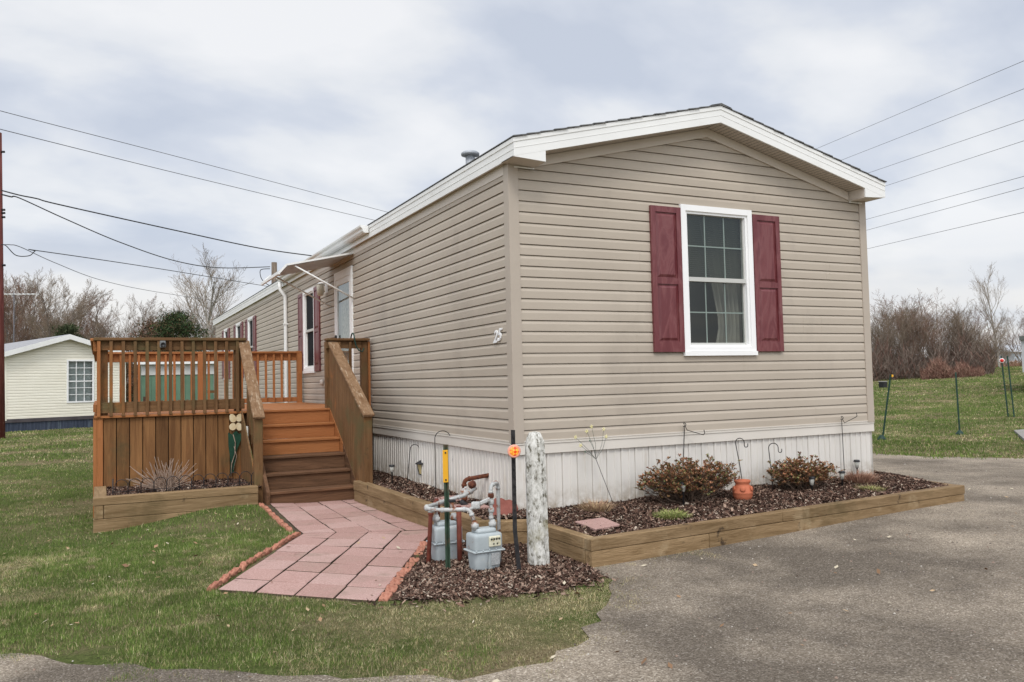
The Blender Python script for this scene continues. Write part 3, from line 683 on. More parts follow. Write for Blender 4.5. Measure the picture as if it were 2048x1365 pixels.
# ------------------------------------------------------------------ deck
def deck():
    D = thing('wooden_deck', 'weathered brown and orange stained wooden deck with railings and stairs beside the home', 'deck', (-1.75, 6.5, -.9))
    X0, X1, Y0, Y1, FL, RT = -3.46, -.05, 4.36, 8.72, .245, 1.19
    SX0, SX1 = -1.64, -.62
    p = MB()      # plank floor
    y = Y0 - .02; 
    while y < Y1:
        p.box(X0, X1, y, min(y + .138, Y1), FL - .028, FL, oran(0), .003); y += .1405
    p.build('floor', D)
    b = MB(); x = -3.36      # upright boards, front
    while x < SX0 - .12:
        b.box(x, min(x + .1372, SX0 - .085), Y0 + .02, Y0 + .04, -1.0, .212, boardm, .003); x += .1462
    b.box(-3.365, SX0 - .09, Y0 + .0405, Y0 + .048, -1.0, .21, mk('under_deck_shade', [(.012, .009, .007)], rough=1))  # near-black sheet added behind the boards, standing in for under-deck shade
    b.box(X0 - .01, SX0 - .02, Y0 - .012, Y0 + .045, .2125, .2405, worn(0), .003)
    b.build('board_panel', D)
    b = MB(); y = Y0 + .1
    while y < Y1 - .1: b.box(X0 - .012, X0 + .006, y, y + .14, -1.0, FL - .03, worn(2), .002); y += .146
    b.box(X0 - .01, X0 + .03, Y0 + .0, Y0 + .09, -1.05, .2115, oran(2), .003)
    b.box(X0 + .031, X0 + .095, Y0 + .0, Y0 + .03, -1.05, .2112, oran(2), .003)
    b.build('side_skirt', D)
    for a_, c_, mm in ((Y0 + .05, Y0 + .09, worn(0)), (Y1 - .05, Y1, oran(0))): b = MB(); b.box(X0, X1, a_, c_, FL - .2, FL - .03, mm); b.build('rim_joist', D)
    for x in (-3.3, -2.4, -1.7, -.8, -.19): b = MB(); b.box(x, x + .09, Y1 - .2, Y1 - .11, -1.0, FL - .03, worn(2)); b.build('support_post', D)
    def post(x, y, m, z0=-.1, z1=RT - .04, w=.089): q = MB(); q.box(x, x + w, y, y + w, z0, z1, m, .004); q.build('post', D)
    # front railing
    post(X0 + .06, Y0 + .045, worn(2), .0); post(SX0 - .20, Y0 + .045, worn(2), -.5)
    r = MB(); r.box(X0 - .01, SX0 - .06, Y0 - .045, Y0 + .095, RT - .038, RT, worn(0), .006); r.build('top_rail', D)
    r = MB(); r.box(X0 + .03, SX0 - .08, Y0 + .005, Y0 + .043, 1.035, RT - .039, worn(0), .003); r.build('rail', D)
    r = MB(); r.box(X0 + .03, SX0 - .08, Y0 + .005, Y0 + .043, .275, .405, worn(0), .003); r.build('rail', D)
    k = 0; x = X0 + .03
    while x < SX0 - .12:
        q = MB(); m = oran(2) if k == 0 else worn(2); q.box(x, x + .038, Y0 - .034, Y0 + .004, .235, 1.15, m, .003); q.build('baluster', D); x += .1335; k += 1
    # left side railing
    r = MB(); r.box(X0 - .012, X0 + .026, Y0 + .1, Y1, 1.03, RT - .04, oran(1)); r.box(X0 - .012, X0 + .026, Y0 + .1, Y1, .29, .38, oran(1)); r.build('rail', D)
    r = MB(); r.box(X0 - .045, X0 + .095, Y0 + .096, Y1 + .04, RT - .038, RT - .002, oran(1), .004); r.build('top_rail', D)
    y = Y0 + .16
    while y < Y1 - .1: q = MB(); q.box(X0 + .027, X0 + .062, y, y + .038, .27, 1.14, oran(2), .003); q.build('baluster', D); y += .145
    # back railing
    r = MB(); r.box(X0, X1, Y1 - .06, Y1 + .08, RT - .038, RT, oran(0), .004); r.build('top_rail', D)
    r = MB(); r.box(X0 + .05, X1 - .0, Y1 - .003, Y1 + .035, 1.02, RT - .039, oran(0), .003); r.build('rail', D)
    r = MB(); r.box(X0 + .05, X1 - .0, Y1 - .003, Y1 + .035, .262, .345, oran(0), .003); r.build('rail', D)
    for x in (X0 + .08, -1.86, X1 - .092): post(x, Y1 - .095, oran(2), .23)
    x = X0 + .22; i = 0
    while x < X1 - .1:
        if abs(x + 1.82) > .09: q = MB(); q.box(x, x + .038, Y1 - .042, Y1 - .0045, .26, 1.15, oran(2), .003); q.build('baluster', D)
        x += .1405
    # rail right of the stairs
    post(-.165, Y0 + .0, worn(2), -.98); post(SX1 - .03, Y0 + .04, worn(2), -.5)
    r = MB(); r.box(SX1 - .035, -.055, Y0 - .05, Y0 + .095, RT - .036, RT - .001, worn(0), .006); r.build('top_rail', D)
    r = MB(); r.box(SX1 - .03, -.166, Y0 - .0, Y0 + .038, 1.05, RT - .037, worn(0), .003); r.build('rail', D)
    r = MB(); r.box(-.073, -.045, Y0 - .02, Y0 + .095, .02, 1.15, oran(2), .003); r.build('trim_board', D)
    for x in (-.50, -.345): q = MB(); q.box(x, x + .036, Y0 - .034, Y0 - .002, .20, 1.14, worn(2), .003); q.build('baluster', D)
    r = MB(); x = SX1 + .01
    while x < -.18: r.box(x, min(x + .135, -.168), Y0 + .0, Y0 + .02, -.98, .21, worn(2), .003); x += .14
    r.box(-.10, -.03, Y0 - .025, Y0 - .001, -.98, .23, worn(2), .003)
    r.box(SX1, -.03, Y0 - .03, Y0 + .05, .212, .243, worn(0), .003); r.build('board_panel', D)
    # dark green hose hook over the right rail
    h = MB(); hx = -.28; h.tube([(hx, Y0 + .11, 1.03)] + arc((hx + .0, Y0 + .02, 1.17), .09, 0, math.pi, (0, 1, 0), (0, 0, 1)) + [(hx + .02, Y0 - .075, 1.08), (hx + .05, Y0 - .10, 1.02), (hx + .10, Y0 - .11, 1.00), (hx + .12, Y0 - .11, 1.05)], .010, darkgreen, 8)
    h.build('rail_hook', None, cat='hook', label='dark green metal hook hung over the rail right of the stairs')
    # stairs
    R_, T_ = .1825, .252
    tr = MB(); 
    for i in range(6):
        zt = FL - R_ * i; yr = Y0 - T_ * i; paint = i < 3
        om = oran(0) if paint else dark(0)
        q = MB(); q.box(SX0 + (.0 if i else .0), SX1, yr - .0, yr + .022, zt - R_ + .0005 if i < 5 else -1.0, zt - (.030 if i else .029), om, .002); q.build('riser', D)
        if i:
            q = MB(); q.box(SX0 - .0, SX1, yr - .028, yr + T_ - .0003, zt - .0295, zt, oran(0) if i < 3 else dark(0), .004); q.build('tread', D)
    for x, nm in ((SX0 - .040, 0), (SX1 + .001, 1)):
        q = MB()
        ya, za = Y0 + .0, FL - .03; yb = Y0 - T_ * 5.15; zb = FL - R_ * 5.15 + .03
        split = .52
        ym = ya + (yb - ya) * split; zm = za + .06 + (zb - za - .03) * split
        q.prism([(ya, za + .03), (ym, zm), (ym, zm - .34), (ya, za - .31)], x, x + .038, 0, oran(1))
        q.prism([(ym, zm), (yb, zb), (yb, -1.0), (yb + .3, -1.0), (ym, zm - .34)], x, x + .038, 0, dark(1))
        q.build('stringer', D)
    # handrails on both sides: newel, sloping boards and cap
    def hand(xc, top, boards, ynew):
        q = MB(); q.box(xc - .05, xc + .05, ynew, ynew + .1, -1.0, .17, worn(2), .006); q.build('newel_post', D)
        q = MB(); q.beam((xc, Y0 + .02, RT - .045), (xc, ynew - .04, .185), .137, .036, wood('worn_cap', (.16, .085, .04), (.30, .19, .11), 1, overlay=[((.42, .32, .22), 9, .56, .66, (4, .4, 1)), ((.07, .05, .03), 3, .6, .75, (1, 1, 1))]), .006); q.build('handrail', D)
        q = MB(); sl = (RT - .19) / (Y0 - ynew + .04)
        if boards:
            y = Y0 - .0; x = xc - .048
            while y > ynew + .1:
                yb = max(y - .088, ynew + .1)
                t0 = .185 + sl * (y - ynew + .04) - .05; t1 = .185 + sl * (yb - ynew + .04) - .05
                b0 = FL - (Y0 - y) * R_ / T_ - .10; b1 = FL - (Y0 - yb) * R_ / T_ - .10
                q.prism([(y - .001, t0), (yb + .002, t1), (yb + .002, b1), (y - .001, b0)], x, x + .02, 0, worn(2)); y = yb
            q.build('board_panel', D)
        else:
            q.beam((xc, Y0 + .02, RT - .12), (xc, ynew + .1, .11), .036, .089, worn(1), .003); q.build('rail', D)
            for i in range(7):
                y = Y0 - .08 - i * .15
                z = .185 + sl * (y - ynew + .04) - .05
                if y > ynew + .12: q = MB(); q.box(xc + .019, xc + .05, y - .019, y + .019, FL - (Y0 - y) * R_ / T_ - .13, z, worn(2), .003); q.build('baluster', D)
            q = MB(); y = Y0
            while y > ynew + .1:
                yb = max(y - .14, ynew + .1); b0 = FL - (Y0 - y) * R_ / T_ + .02; b1 = FL - (Y0 - yb) * R_ / T_ + .02
                q.prism([(y - .001, b0), (yb + .003, b1), (yb + .003, -1.0), (y - .001, -1.0)], xc - .045, xc - .027, 0, worn(2)); y = yb
            q.build('board_panel', D)
    hand(SX1 + .055, 1, True, 2.74); hand(SX0 - .085, 1, False, 3.30)
deck()
# small camera on the deck rail
m = MB(); m.box(-2.735, -2.665, 4.30, 4.36, 1.065, 1.15, mk('grey_plastic', [(.16, .17, .17)], rough=.5), .008)
m.lathe([(.0, .0), (.027, .001), (.030, .018), (.022, .02), (.018, .010), (.0, .010)], (-2.70, 4.295, 1.10), blackp, 14, rot=Matrix.Rotation(math.pi / 2, 3, 'X'))
m.build('rail_camera', cat='camera', label='small grey camera with black lens mounted on the front deck rail')
# ------------------------------------------------------------------ planters, mulch
def frame(label, name='raised_bed_frame', loc=(0, 0, -.9)): return thing(name, label, 'garden bed', loc)
def timber(F, p0, p1, z0, z1, w=.09, label=None):
    m = MB(); p0 = Vector((*p0, 0)); p1 = Vector((*p1, 0)); d = (p1 - p0); ax = 0 if abs(d.x) > abs(d.y) else 1
    za = (z0[0] + z1[0]) / 2; zb = (z0[1] + z1[1]) / 2 if len(z0) > 1 else za
    m.beam((p0.x, p0.y, za), (p1.x, p1.y, zb), w, z1[0] - z0[0], timb(ax), .005); o = m.build('timber', F)
    return o
F = frame('stepped garden timber border of the flower bed below the deck boards', loc=(-2.6, 3.3, -.95))
yf = 3.165
timber(F, (-3.465, yf + .045), (-1.76, yf + .045), (-.674, -.674), (-.590, -.590), .14)
timber(F, (-3.36, yf + .045), (-1.76, yf + .045), (-.818, -.818), (-.676, -.676), .13)
timber(F, (-3.462, yf + .045), (-1.76, yf + .045), (-.962, -.962), (-.820, -.820), .134)
timber(F, (-3.395, yf + .118), (-3.395, 4.34), (-.676, -.676), (-.592, -.592), .13)
timber(F, (-3.41, yf - .02), (-3.41, 4.34), (-.817, -.817), (-.6765, -.6765), .09)
timber(F, (-3.41, yf + .115), (-3.41, 4.34), (-1.1, -1.1), (-.8185, -.8185), .09)
F = frame('low two-timber border running round the flower beds at the house corner', loc=(0.3, -.5, -.95))
# side bed from the stairs to the corner by the gas meters, then round the front bed
timber(F, (-.635, 2.97), (-.445, -.10), (-.70, -.745), (-.590, -.650), .11)
timber(F, (-.630, 2.97), (-.440, -.10), (-.98, -.98), (-.702, -.747), .104)
timber(F, (-.50, -.12), (-.055, -.36), (-.745, -.745), (-.652, -.652), .10)
timber(F, (-.49, -.122), (-.055, -.358), (-1.0, -1.0), (-.747, -.747), .095)
timber(F, (-.035, -.305), (-.035, -1.30), (-.742, -.742), (-.653, -.653), .092)
timber(F, (-.035, -.31), (-.035, -1.30), (-.95, -.95), (-.744, -.744), .088)
timber(F, (-.082, -1.36), (2.0, -1.20), (-.742, -.742), (-.654, -.652), .095)
timber(F, (2.0035, -1.20), (4.765, -.99), (-.742, -.740), (-.652, -.650), .096)
timber(F, (-.078, -1.36), (1.12, -1.268), (-.95, -.95), (-.744, -.744), .090)
timber(F, (1.123, -1.268), (4.755, -.99), (-.95, -.95), (-.744, -.742), .091)
timber(F, (4.715, -.938), (4.92, .30), (-.740, -.740), (-.652, -.652), .09)
timber(F, (4.71, -.935), (4.92, .30), (-.95, -.95), (-.742, -.742), .086)
BED1 = [(-3.35, 3.27), (-1.70, 3.27), (-1.70, 4.37), (-3.35, 4.37)]
BED2 = [(-.60, 4.35), (-.60, 2.9), (-.41, -.07), (-.02, -.30), (0, -1.29), (4.68, -.93), (4.88, .3), (4.60, .3), (4.60, .02), (.02, .02), (.02, 4.35)]
ISLE = [(-.46, -.15), (-.08, -.38), (-.08, -1.35), (-.21, -1.72), (-.68, -1.84), (-1.0, -1.73), (-1.34, -1.67), (-1.72, -1.5), (-1.5, -.95), (-1.15, -.36), (-.85, .31), (-.64, .56), (-.50, .72)]
def hb1(x, y): return -.625 + .02 * math.sin(x * 5) * math.cos(y * 7)
def hb2(x, y):
    if x < -.03 and y > -.1: base = -.668 + .035 * min(1, max(0, y / 3))
    else: base = -.685 + .045 * sm(min(1, max(0, (y + 1.15) / 1.1))) + .004 * x
    return base + .010 * math.sin(x * 9 + 1) * math.cos(y * 8)
def hisl(x, y): return g(x, y) + .006 + .008 * max(0, 1 - ((x + .6) ** 2 + (y + .7) ** 2) / 1.2)
chipm = bpy.data.materials.new('mulch_chips'); chipm.use_nodes = True
def attr_mat(m, rough=.9, rand_amt=.0, trans=False):
    nt = m.node_tree; b = nt.nodes['Principled BSDF']; a = nt.nodes.new('ShaderNodeAttribute'); a.attribute_name = 'tint'
    nt.links.new(a.outputs['Color'], b.inputs['Base Color']); b.inputs['Roughness'].default_value = rough; b.inputs['Specular IOR Level'].default_value = .15
attr_mat(chipm)
def inside(poly, x, y):
    n = len(poly); c = False; j = n - 1
    for i in range(n):
        xi, yi = poly[i]; xj, yj = poly[j]
        if (yi > y) != (yj > y) and x < (xj - xi) * (y - yi) / (yj - yi) + xi: c = not c
        j = i
    return c
def raw_mesh(name, V, Fq, tint, mat, k, **tags):
    # V (n*k,3), faces of k verts each, tint (n*k,3)
    me = bpy.data.meshes.new(name); nv = len(V); nf = nv // k
    me.vertices.add(nv); me.vertices.foreach_set('co', V.astype(np.float32).ravel())
    me.loops.add(nv); me.loops.foreach_set('vertex_index', np.arange(nv, dtype=np.int32))
    me.polygons.add(nf); me.polygons.foreach_set('loop_start', np.arange(0, nv, k, dtype=np.int32)); me.polygons.foreach_set('loop_total', np.full(nf, k, dtype=np.int32))
    me.update(); me.validate()
    ca = me.color_attributes.new('tint', 'FLOAT_COLOR', 'POINT'); c = np.ones((nv, 4), np.float32); c[:, :3] = tint; ca.data.foreach_set('color', c.ravel())
    me.materials.append(mat); o = bpy.data.objects.new(name, me); COL.objects.link(o)
    for kk, v in tags.items(): o['category' if kk == 'cat' else kk] = v
    return o
NR = np.random.default_rng(3)
NOCHIP = [(-2.7, -.7), (-1.68, -1.60), (-1.40, -1.0), (-1.03, -.36), (-.72, .28), (-.60, .50), (-.6, 3), (-1.7, 3), (-1.7, 1.2)]
def mulch(poly, hf, n, name, label, light=.36, spill=0.0):
    o = sheet(name + '_soil', poly, .12, 0, mulchm, hf=hf, kind='structure'); o.name = 'soil'
    xs = [p[0] for p in poly]; ys = [p[1] for p in poly]; P = []
    while len(P) < n:
        x = rnd.uniform(min(xs), max(xs)); y = rnd.uniform(min(ys), max(ys))
        if inside(poly, x, y):
            if spill and rnd.random() < .30: x += rnd.gauss(0, spill); y += rnd.gauss(0, spill)
            if spill and (inside(NOCHIP, x, y) or x > -.09): continue
            P.append((x, y, hf(x, y)))
    P = np.array(P); n = len(P)
    a = NR.uniform(0, 2 * np.pi, n); L = NR.gamma(2.6, .0042, n) + .004; w = L * NR.uniform(.10, .34, n) + .0014; tl = NR.normal(0, .38, n); rl = NR.normal(0, .5, n)
    d = np.stack([np.cos(a) * np.cos(tl), np.sin(a) * np.cos(tl), np.sin(tl)], 1); s = np.stack([-np.sin(a) * np.cos(rl), np.cos(a) * np.cos(rl), np.sin(rl)], 1)
    c = P + np.array([0, 0, .003]) + np.abs(NR.normal(0, .004, (n, 1))) * np.array([[0, 0, 1.]])
    V = np.stack([c - d * L[:, None] - s * w[:, None], c + d * L[:, None] * .9 - s * w[:, None] * .7, c + d * L[:, None] + s * w[:, None], c - d * L[:, None] * .85 + s * w[:, None] * .8], 1).reshape(-1, 3)
    pal = np.array([(.032, .018, .013), (.062, .034, .025), (.10, .056, .041), (.145, .085, .06), (.26, .18, .135), (.40, .33, .26)])
    pr = np.array([.22, .26, .25, .16, .0, .0]); pr[4] = light * .65; pr[5] = light * .15; pr /= pr.sum()
    t = pal[NR.choice(6, n, p=pr)] * NR.uniform(.75, 1.3, (n, 1))
    raw_mesh(name, V, None, np.repeat(t, 4, 0), chipm, 4, kind='stuff', label=label, cat='mulch')
mulch(BED1, hb1, 14000, 'mulch', 'dark bark mulch filling the bed below the deck boards', .3)
mulch(BED2, hb2, 75000, 'mulch', 'reddish brown bark mulch in the bed along the home')
mulch(ISLE, hisl, 60000, 'mulch', 'loose reddish brown bark mulch round the gas meters', .5, .11)
# ------------------------------------------------------------------ paved path
def clip(poly, n, c, keep=1):
    out = []
    for i in range(len(poly)):
        a = poly[i]; b = poly[(i + 1) % len(poly)]; da = (a[0] * n[0] + a[1] * n[1] - c) * keep; db = (b[0] * n[0] + b[1] * n[1] - c) * keep
        if da >= 0: out.append(a)
        if da * db < 0: t = da / (da - db); out.append((a[0] + (b[0] - a[0]) * t, a[1] + (b[1] - a[1]) * t))
    return out
def path():
    A = Vector((-1.68, 1.20)); B = Vector((-.5, .72)); n = Vector((-(B.y - A.y), B.x - A.x)).normalized(); c = n.dot(A)
    mb = MB(); R = random.Random(5)
    def slab(poly):
        cx = sum(p[0] for p in poly) / len(poly); cy = sum(p[1] for p in poly) / len(poly)
        ar = abs(sum(poly[i][0] * poly[(i + 1) % len(poly)][1] - poly[(i + 1) % len(poly)][0] * poly[i][1] for i in range(len(poly)))) / 2
        if ar < .002: return
        tx, ty, dz = R.gauss(0, .007), R.gauss(0, .007), R.gauss(0, .0014)
        def Z(x, y): return g(x, y) + .019 + dz + tx * (x - cx) + ty * (y - cy)
        jr = [(R.gauss(0, .0022), R.gauss(0, .0022)) for _ in poly]
        def sh(k): return [(cx + (x - cx) * k + j[0], cy + (y - cy) * (k - .028) + j[1]) for (x, y), j in zip(poly, jr)]
        a = sh(.958); b = sh(.938); m = len(poly)
        vs = [(x, y, Z(x, y) - .025) for x, y in a] + [(x, y, Z(x, y) - .004) for x, y in a] + [(x, y, Z(x, y)) for x, y in b]
        pm3 = R.choice(pavers3)
        mb.add(vs, [(i, (i + 1) % m, (i + 1) % m + m, i + m) for i in range(m)], soil)  # slab sides take the dark soil colour to paint shade into the joints
        mb.add(vs, [(i + m, (i + 1) % m + m, (i + 1) % m + 2 * m, i + 2 * m) for i in range(m)] + [tuple(range(2 * m, 3 * m))], pm3)
    def grid(NL, NR, FL_, FR, rows, keep, rstart=0):
        NL, NR, FL_, FR = map(Vector, (NL, NR, FL_, FR))
        for j in range(rows):
            for i in range(4):
                def P(u, v): return NL.lerp(NR, u).lerp(FL_.lerp(FR, u), v)
                off = 0
                q = [P((i + a) / 4, (j + b + off) / rows) for a, b in ((0, 0), (1, 0), (1, 1), (0, 1))]
                q = clip([tuple(p) for p in q], n, c, keep)
                if len(q) >= 3: slab(q)
    # near leg, laid square from the lawn end and cut along the bend
    s0 = Vector((-2.67, -.70)); s1 = Vector((-1.80, -1.53)); d1 = Vector((1.02, 1.95)).normalized(); d2 = Vector((1.27, 2.26)).normalized()
    grid(s0, s1, s0 + d1 * 3.6, s1 + d2 * 3.6, 11, -1)
    grid((-1.64, 3.12), (-.52, 3.10), (-1.70, .12), (-.46, .10), 10, 1)
    mb.build('path', kind='structure')
    base = [(-2.62, -.60), (-1.76, -1.43), (-.46, .7), (-.52, 3.15), (-1.72, 3.15), (-1.70, 1.25)]
    sheet('path_soil', base, .2, .003, soil, kind='structure').name = 'path_bed'
path()
def edging(pts, label, group, w=.045, L=.20, h=.02):
    R = random.Random(11); proto = None
    P = [Vector(p) for p in pts]; segs = []
    for a, b in zip(P, P[1:]):
        k = max(1, round((b - a).length / L))
        for i in range(k): segs.append((a.lerp(b, (i + .5) / k), math.atan2((b - a).y, (b - a).x), (b - a).length / k))
    for c, ang, ln in segs:
        if proto is None:
            m = MB(); bm = bmesh.new(); bmesh.ops.create_cube(bm, size=1)
            bmesh.ops.subdivide_edges(bm, edges=bm.edges[:], cuts=3, use_grid_fill=True)
            for v in bm.verts:
                x = v.co.x * L * .96; bulge = 1 - .12 * (abs(v.co.x) * 2) ** 4 + R.uniform(-.07, .07)
                v.co = Vector((x + R.gauss(0, .002), v.co.y * w * bulge + R.gauss(0, .003), v.co.z * .05 + R.gauss(0, .002) - (.005 * (abs(v.co.x) * 2) ** 4 if v.co.z > 0 else 0) + R.gauss(0, .003)))
            m.frombm(bm, Matrix.Identity(4), brickm, False)
            proto = m.build('edging_brick', label=label, cat='edging brick', group=group); o = proto
        else:
            o = proto.copy(); COL.objects.link(o)
        o.location = (c.x, c.y, g(c.x, c.y) + h - .02 + R.gauss(0, .004)); o.rotation_euler = (R.gauss(0, .04), R.gauss(0, .04), ang + R.gauss(0, .05)); o.scale = (ln / L, R.uniform(.85, 1.15), 1)
edging([(-2.72, -.66), (-2.27, .24), (-1.70, 1.24)], 'rough orange edging brick between the lawn and the left side of the pink path', 'edging bricks on the lawn side of the path', h=.03)
edging([(-1.74, 1.40), (-1.74, 2.3), (-1.74, 3.15)], 'small orange edging brick between the path and the planter corner by the stairs', 'edging bricks by the stairs', w=.05)
edging([(-1.74, -1.50), (-1.45, -.97), (-1.10, -.36), (-.80, .24)], 'flat orange edging brick between the path and the mulch', 'edging bricks on the mulch side of the path', w=.075, h=.015)
# ------------------------------------------------------------------ loose pavers in the beds
def paver(pts, z, label, name='stepping_stone'):
    m = MB(); n = len(pts); c = Vector(pts[0]).lerp(Vector(pts[2]), .5)
    def sh(k): return [c + (Vector(p) - c) * k for p in pts]
    a, b = sh(1), sh(.97)
    vs = [(p.x, p.y, z[i] - .04) for i, p in enumerate(a)] + [(p.x, p.y, z[i] - .004) for i, p in enumerate(a)] + [(p.x, p.y, z[i]) for i, p in enumerate(b)]
    m.add(vs, [(i, (i + 1) % n, (i + 1) % n + n, i + n) for i in range(n)] + [(i + n, (i + 1) % n + n, (i + 1) % n + 2 * n, i + 2 * n) for i in range(n)] + [tuple(range(2 * n, 3 * n))], paverm)
    m.build(name, loc=(c.x, c.y, z[0]), label=label, cat='paver')
paver([(.20, -1.02), (.48, -.96), (.51, -.66), (.20, -.70)], [-.655, -.655, -.64, -.64], 'square pink paver lying in the front bed at its left corner')
paver([(-.32, .98), (-.03, 1.02), (-.01, 1.33), (-.30, 1.31)], [-.63] * 4, 'pink paver in the side bed behind the gas pipes, the farther of two')
paver([(-.36, .45), (-.06, .43), (-.04, .74), (-.34, .76)], [-.635] * 4, 'pink paver in the side bed behind the gas pipes, the nearer of two')
m = MB(); redst = mk('red_stone', [(.20, .065, .05), (.30, .11, .085)], 9, rough=.95, bump=.5)
pr = [(-.13, -.12), (-.13, .03), (-.10, .075), (-.04, .085), (.0, .07), (.04, .085), (.10, .065), (.13, .02), (.13, -.12)]
m.prism(pr, -.02, .02, 1, redst); o = m.build('scalloped_edging', label='dark red scalloped edging stone leaning by the home corner', cat='edging stone'); o.location = (-.10, .05, -.60); o.rotation_euler = (-.25, .12, -.9)
# ------------------------------------------------------------------ gas meters and pipes
MZ = -.87
def meter(name, loc, rz, label, front=True):
    t = thing(name, label, 'gas meter', loc)
    R = Matrix.Rotation(rz, 4, 'Z'); T = Matrix.Translation(loc) @ R
    m = MB()
    def taper(c):      # lower case narrows downwards
        k = 1 - .16 * max(0, -(c.z) / .2) if c.z < 0 else 1; return Vector((c.x * k, c.y * k, c.z))
    m.rbox(T @ Matrix.Translation((0, 0, .245)), (.235, .17, .135), .028, greyp, 3, True)
    for sx in (-1, 1): m.rbox(T @ Matrix.Translation((sx * .050, 0, .095)), (.128, .165, .175), .035, greyp, 3, True, fn=lambda c: Vector((c.x * (1 - .22 * (.5 - c.z / .175)), c.y * (1 - .25 * (.5 - c.z / .175)), c.z)))
    m.rbox(T @ Matrix.Translation((0, 0, .325)), (.16, .12, .04), .018, greyp, 2, True)
    m.build('meter_body', t)
    f = MB(); f.rbox(T @ Matrix.Translation((0, 0, .182)), (.262, .192, .014), .005, greyp, 1)
    for i in range(5): f.lathe([(.007, -.002), (.007, .008), (0, .010)], T @ Vector((-.11 + .055 * i, -.089, .189)), greyp, 6)
    f.build('flange', t)
    if front:
        p = MB(); cream = mk('index_plate', [(.55, .53, .40), (.66, .64, .50)], 30, rough=.4, overlay=[((.30, .22, .08), 35, .56, .66, (1, 1, 1))])
        p.rbox(T @ Matrix.Translation((.045, -.089, .252)), (.098, .022, .078), .006, cream, 1); ip = p.build('index_plate', t)
        d = MB(); ink = mk('dial_ink', [(.06, .06, .05)], rough=.5)
        for i in range(4): d.lathe([(.0085, 0), (.0085, .0015), (.006, .0016), (.006, 0)], T @ Vector((.013 + .021 * i, -.1003, .270)), ink, 10, rot=(R @ Matrix.Rotation(math.pi / 2, 4, 'X')).to_3x3())
        for i in range(2): d.lathe([(.007, 0), (.007, .0015), (.0, .0016)], T @ Vector((.030 + .03 * i, -.1003, .236)), ink, 10, rot=(R @ Matrix.Rotation(math.pi / 2, 4, 'X')).to_3x3())
        d.build('dial', ip)
        b = MB(); b.rbox(T @ Matrix.Translation((.05, -.0835, .12)), (.07, .006, .09), .002, mk('steel_badge', [(.25, .26, .26), (.42, .43, .43)], 90, rough=.4)); b.build('badge', t)
    for sx in (-.075, .075):
        c = MB(); c.lathe([(.024, .335), (.024, .35), (.030, .352), (.030, .378), (.024, .380), (.019, .40)], T @ Vector((sx, 0, 0)), pipew, 10); c.build('coupling', t)
    return t
A1 = (-.80, -1.04, MZ - .02); meter('gas_meter', A1, .05, 'pale grey gas meter with a cream dial plate, nearest the camera')
A2 = (-.93, -.58, MZ - .02); meter('gas_meter', A2, .0, 'pale grey gas meter standing behind the front meter, beside the green post', False)
def elbow_pipe(m, pts, r, mat, rad=.045, coup=True):
    P = [Vector(p) for p in pts]; out = [P[0]]
    for a, b, c in zip(P, P[1:], P[2:]):
        d0 = (a - b).normalized(); d1 = (c - b).normalized(); k = min(rad, (a - b).length * .45, (c - b).length * .45)
        for i in range(5): t = i / 4; out.append((b + d0 * k).lerp(b, t).lerp(b.lerp(b + d1 * k, t), t))
        if coup:
            m.tube([b + d0 * (k + .012), b + d0 * (k - .006)], r * 1.28, mat, 10); m.tube([b + d1 * (k + .012), b + d1 * (k - .006)], r * 1.28, mat, 10)
    out.append(P[-1]); m.tube(out, r, mat, 10)
G = thing('gas_pipework', 'peeling white gas pipes with valves running over and between the two gas meters', 'gas pipes', (-.8, -.6, MZ))
def loc(A, rz, x, y, z): return Matrix.Translation(A) @ Matrix.Rotation(rz, 4, 'Z') @ Vector((x, y, z))
mr_ = loc(A1, .05, .075, 0, .38); ml_ = loc(A1, .05, -.075, 0, .38); br_ = loc(A2, .0, .075, 0, .38); bl_ = loc(A2, .0, -.075, 0, .38)
p = MB()
elbow_pipe(p, [mr_, (mr_.x - .01, mr_.y, -.49 + .0), (mr_.x - .01, mr_.y, -.235), (mr_.x + .10, mr_.y + .10, -.225), (mr_.x + .10, mr_.y + .10, -1.0)], .0145, pipew, .045)
p.build('riser_pipe', G)
for z in (-.31, -.36, -.42): p = MB(); p.lathe([(.020, z - .018), (.024, z - .010), (.024, z + .010), (.020, z + .018)], (mr_.x - .008, mr_.y, 0), pipew if z != -.31 else rustm, 8); p.build('coupling', G)
p = MB()
elbow_pipe(p, [ml_, (ml_.x - .03, ml_.y + .02, -.40), (ml_.x - .26, ml_.y + .12, -.40), (ml_.x - .30, ml_.y + .28, -.40), (-.55, -.25, -.385)], .0155, pipew, .04)
elbow_pipe(p, [(ml_.x - .03, ml_.y + .02, -.40), (mr_.x - .008, mr_.y, -.34)], .012, pipew, .03)
elbow_pipe(p, [bl_, (bl_.x, bl_.y, -.40), (br_.x + .10, br_.y + .04, -.37), (-.50, -.22, -.36)], .014, pipew, .04)
p.build('manifold_pipe', G)
p = MB(); p.rbox(Matrix.Translation((ml_.x + .02, ml_.y + .02, -.375)) @ Matrix.Rotation(-.5, 4, 'Z'), (.07, .05, .055), .015, pipew, 2, True)
p.build('valve', G); p = MB(); p.tube([(ml_.x - .15, ml_.y + .08, -.40), (ml_.x - .15, ml_.y + .08, -.33)], .016, pipew, 8); p.box(ml_.x - .175, ml_.x - .125, ml_.y + .06, ml_.y + .10, -.345, -.325, blackp, .004)
p.build('valve', G); p = MB(); p.beam((ml_.x + .04, ml_.y - .01, -.36), (mr_.x - .03, mr_.y - .03, -.33), .02, .03, pipew, .006)
p.build('cross_bar', G)
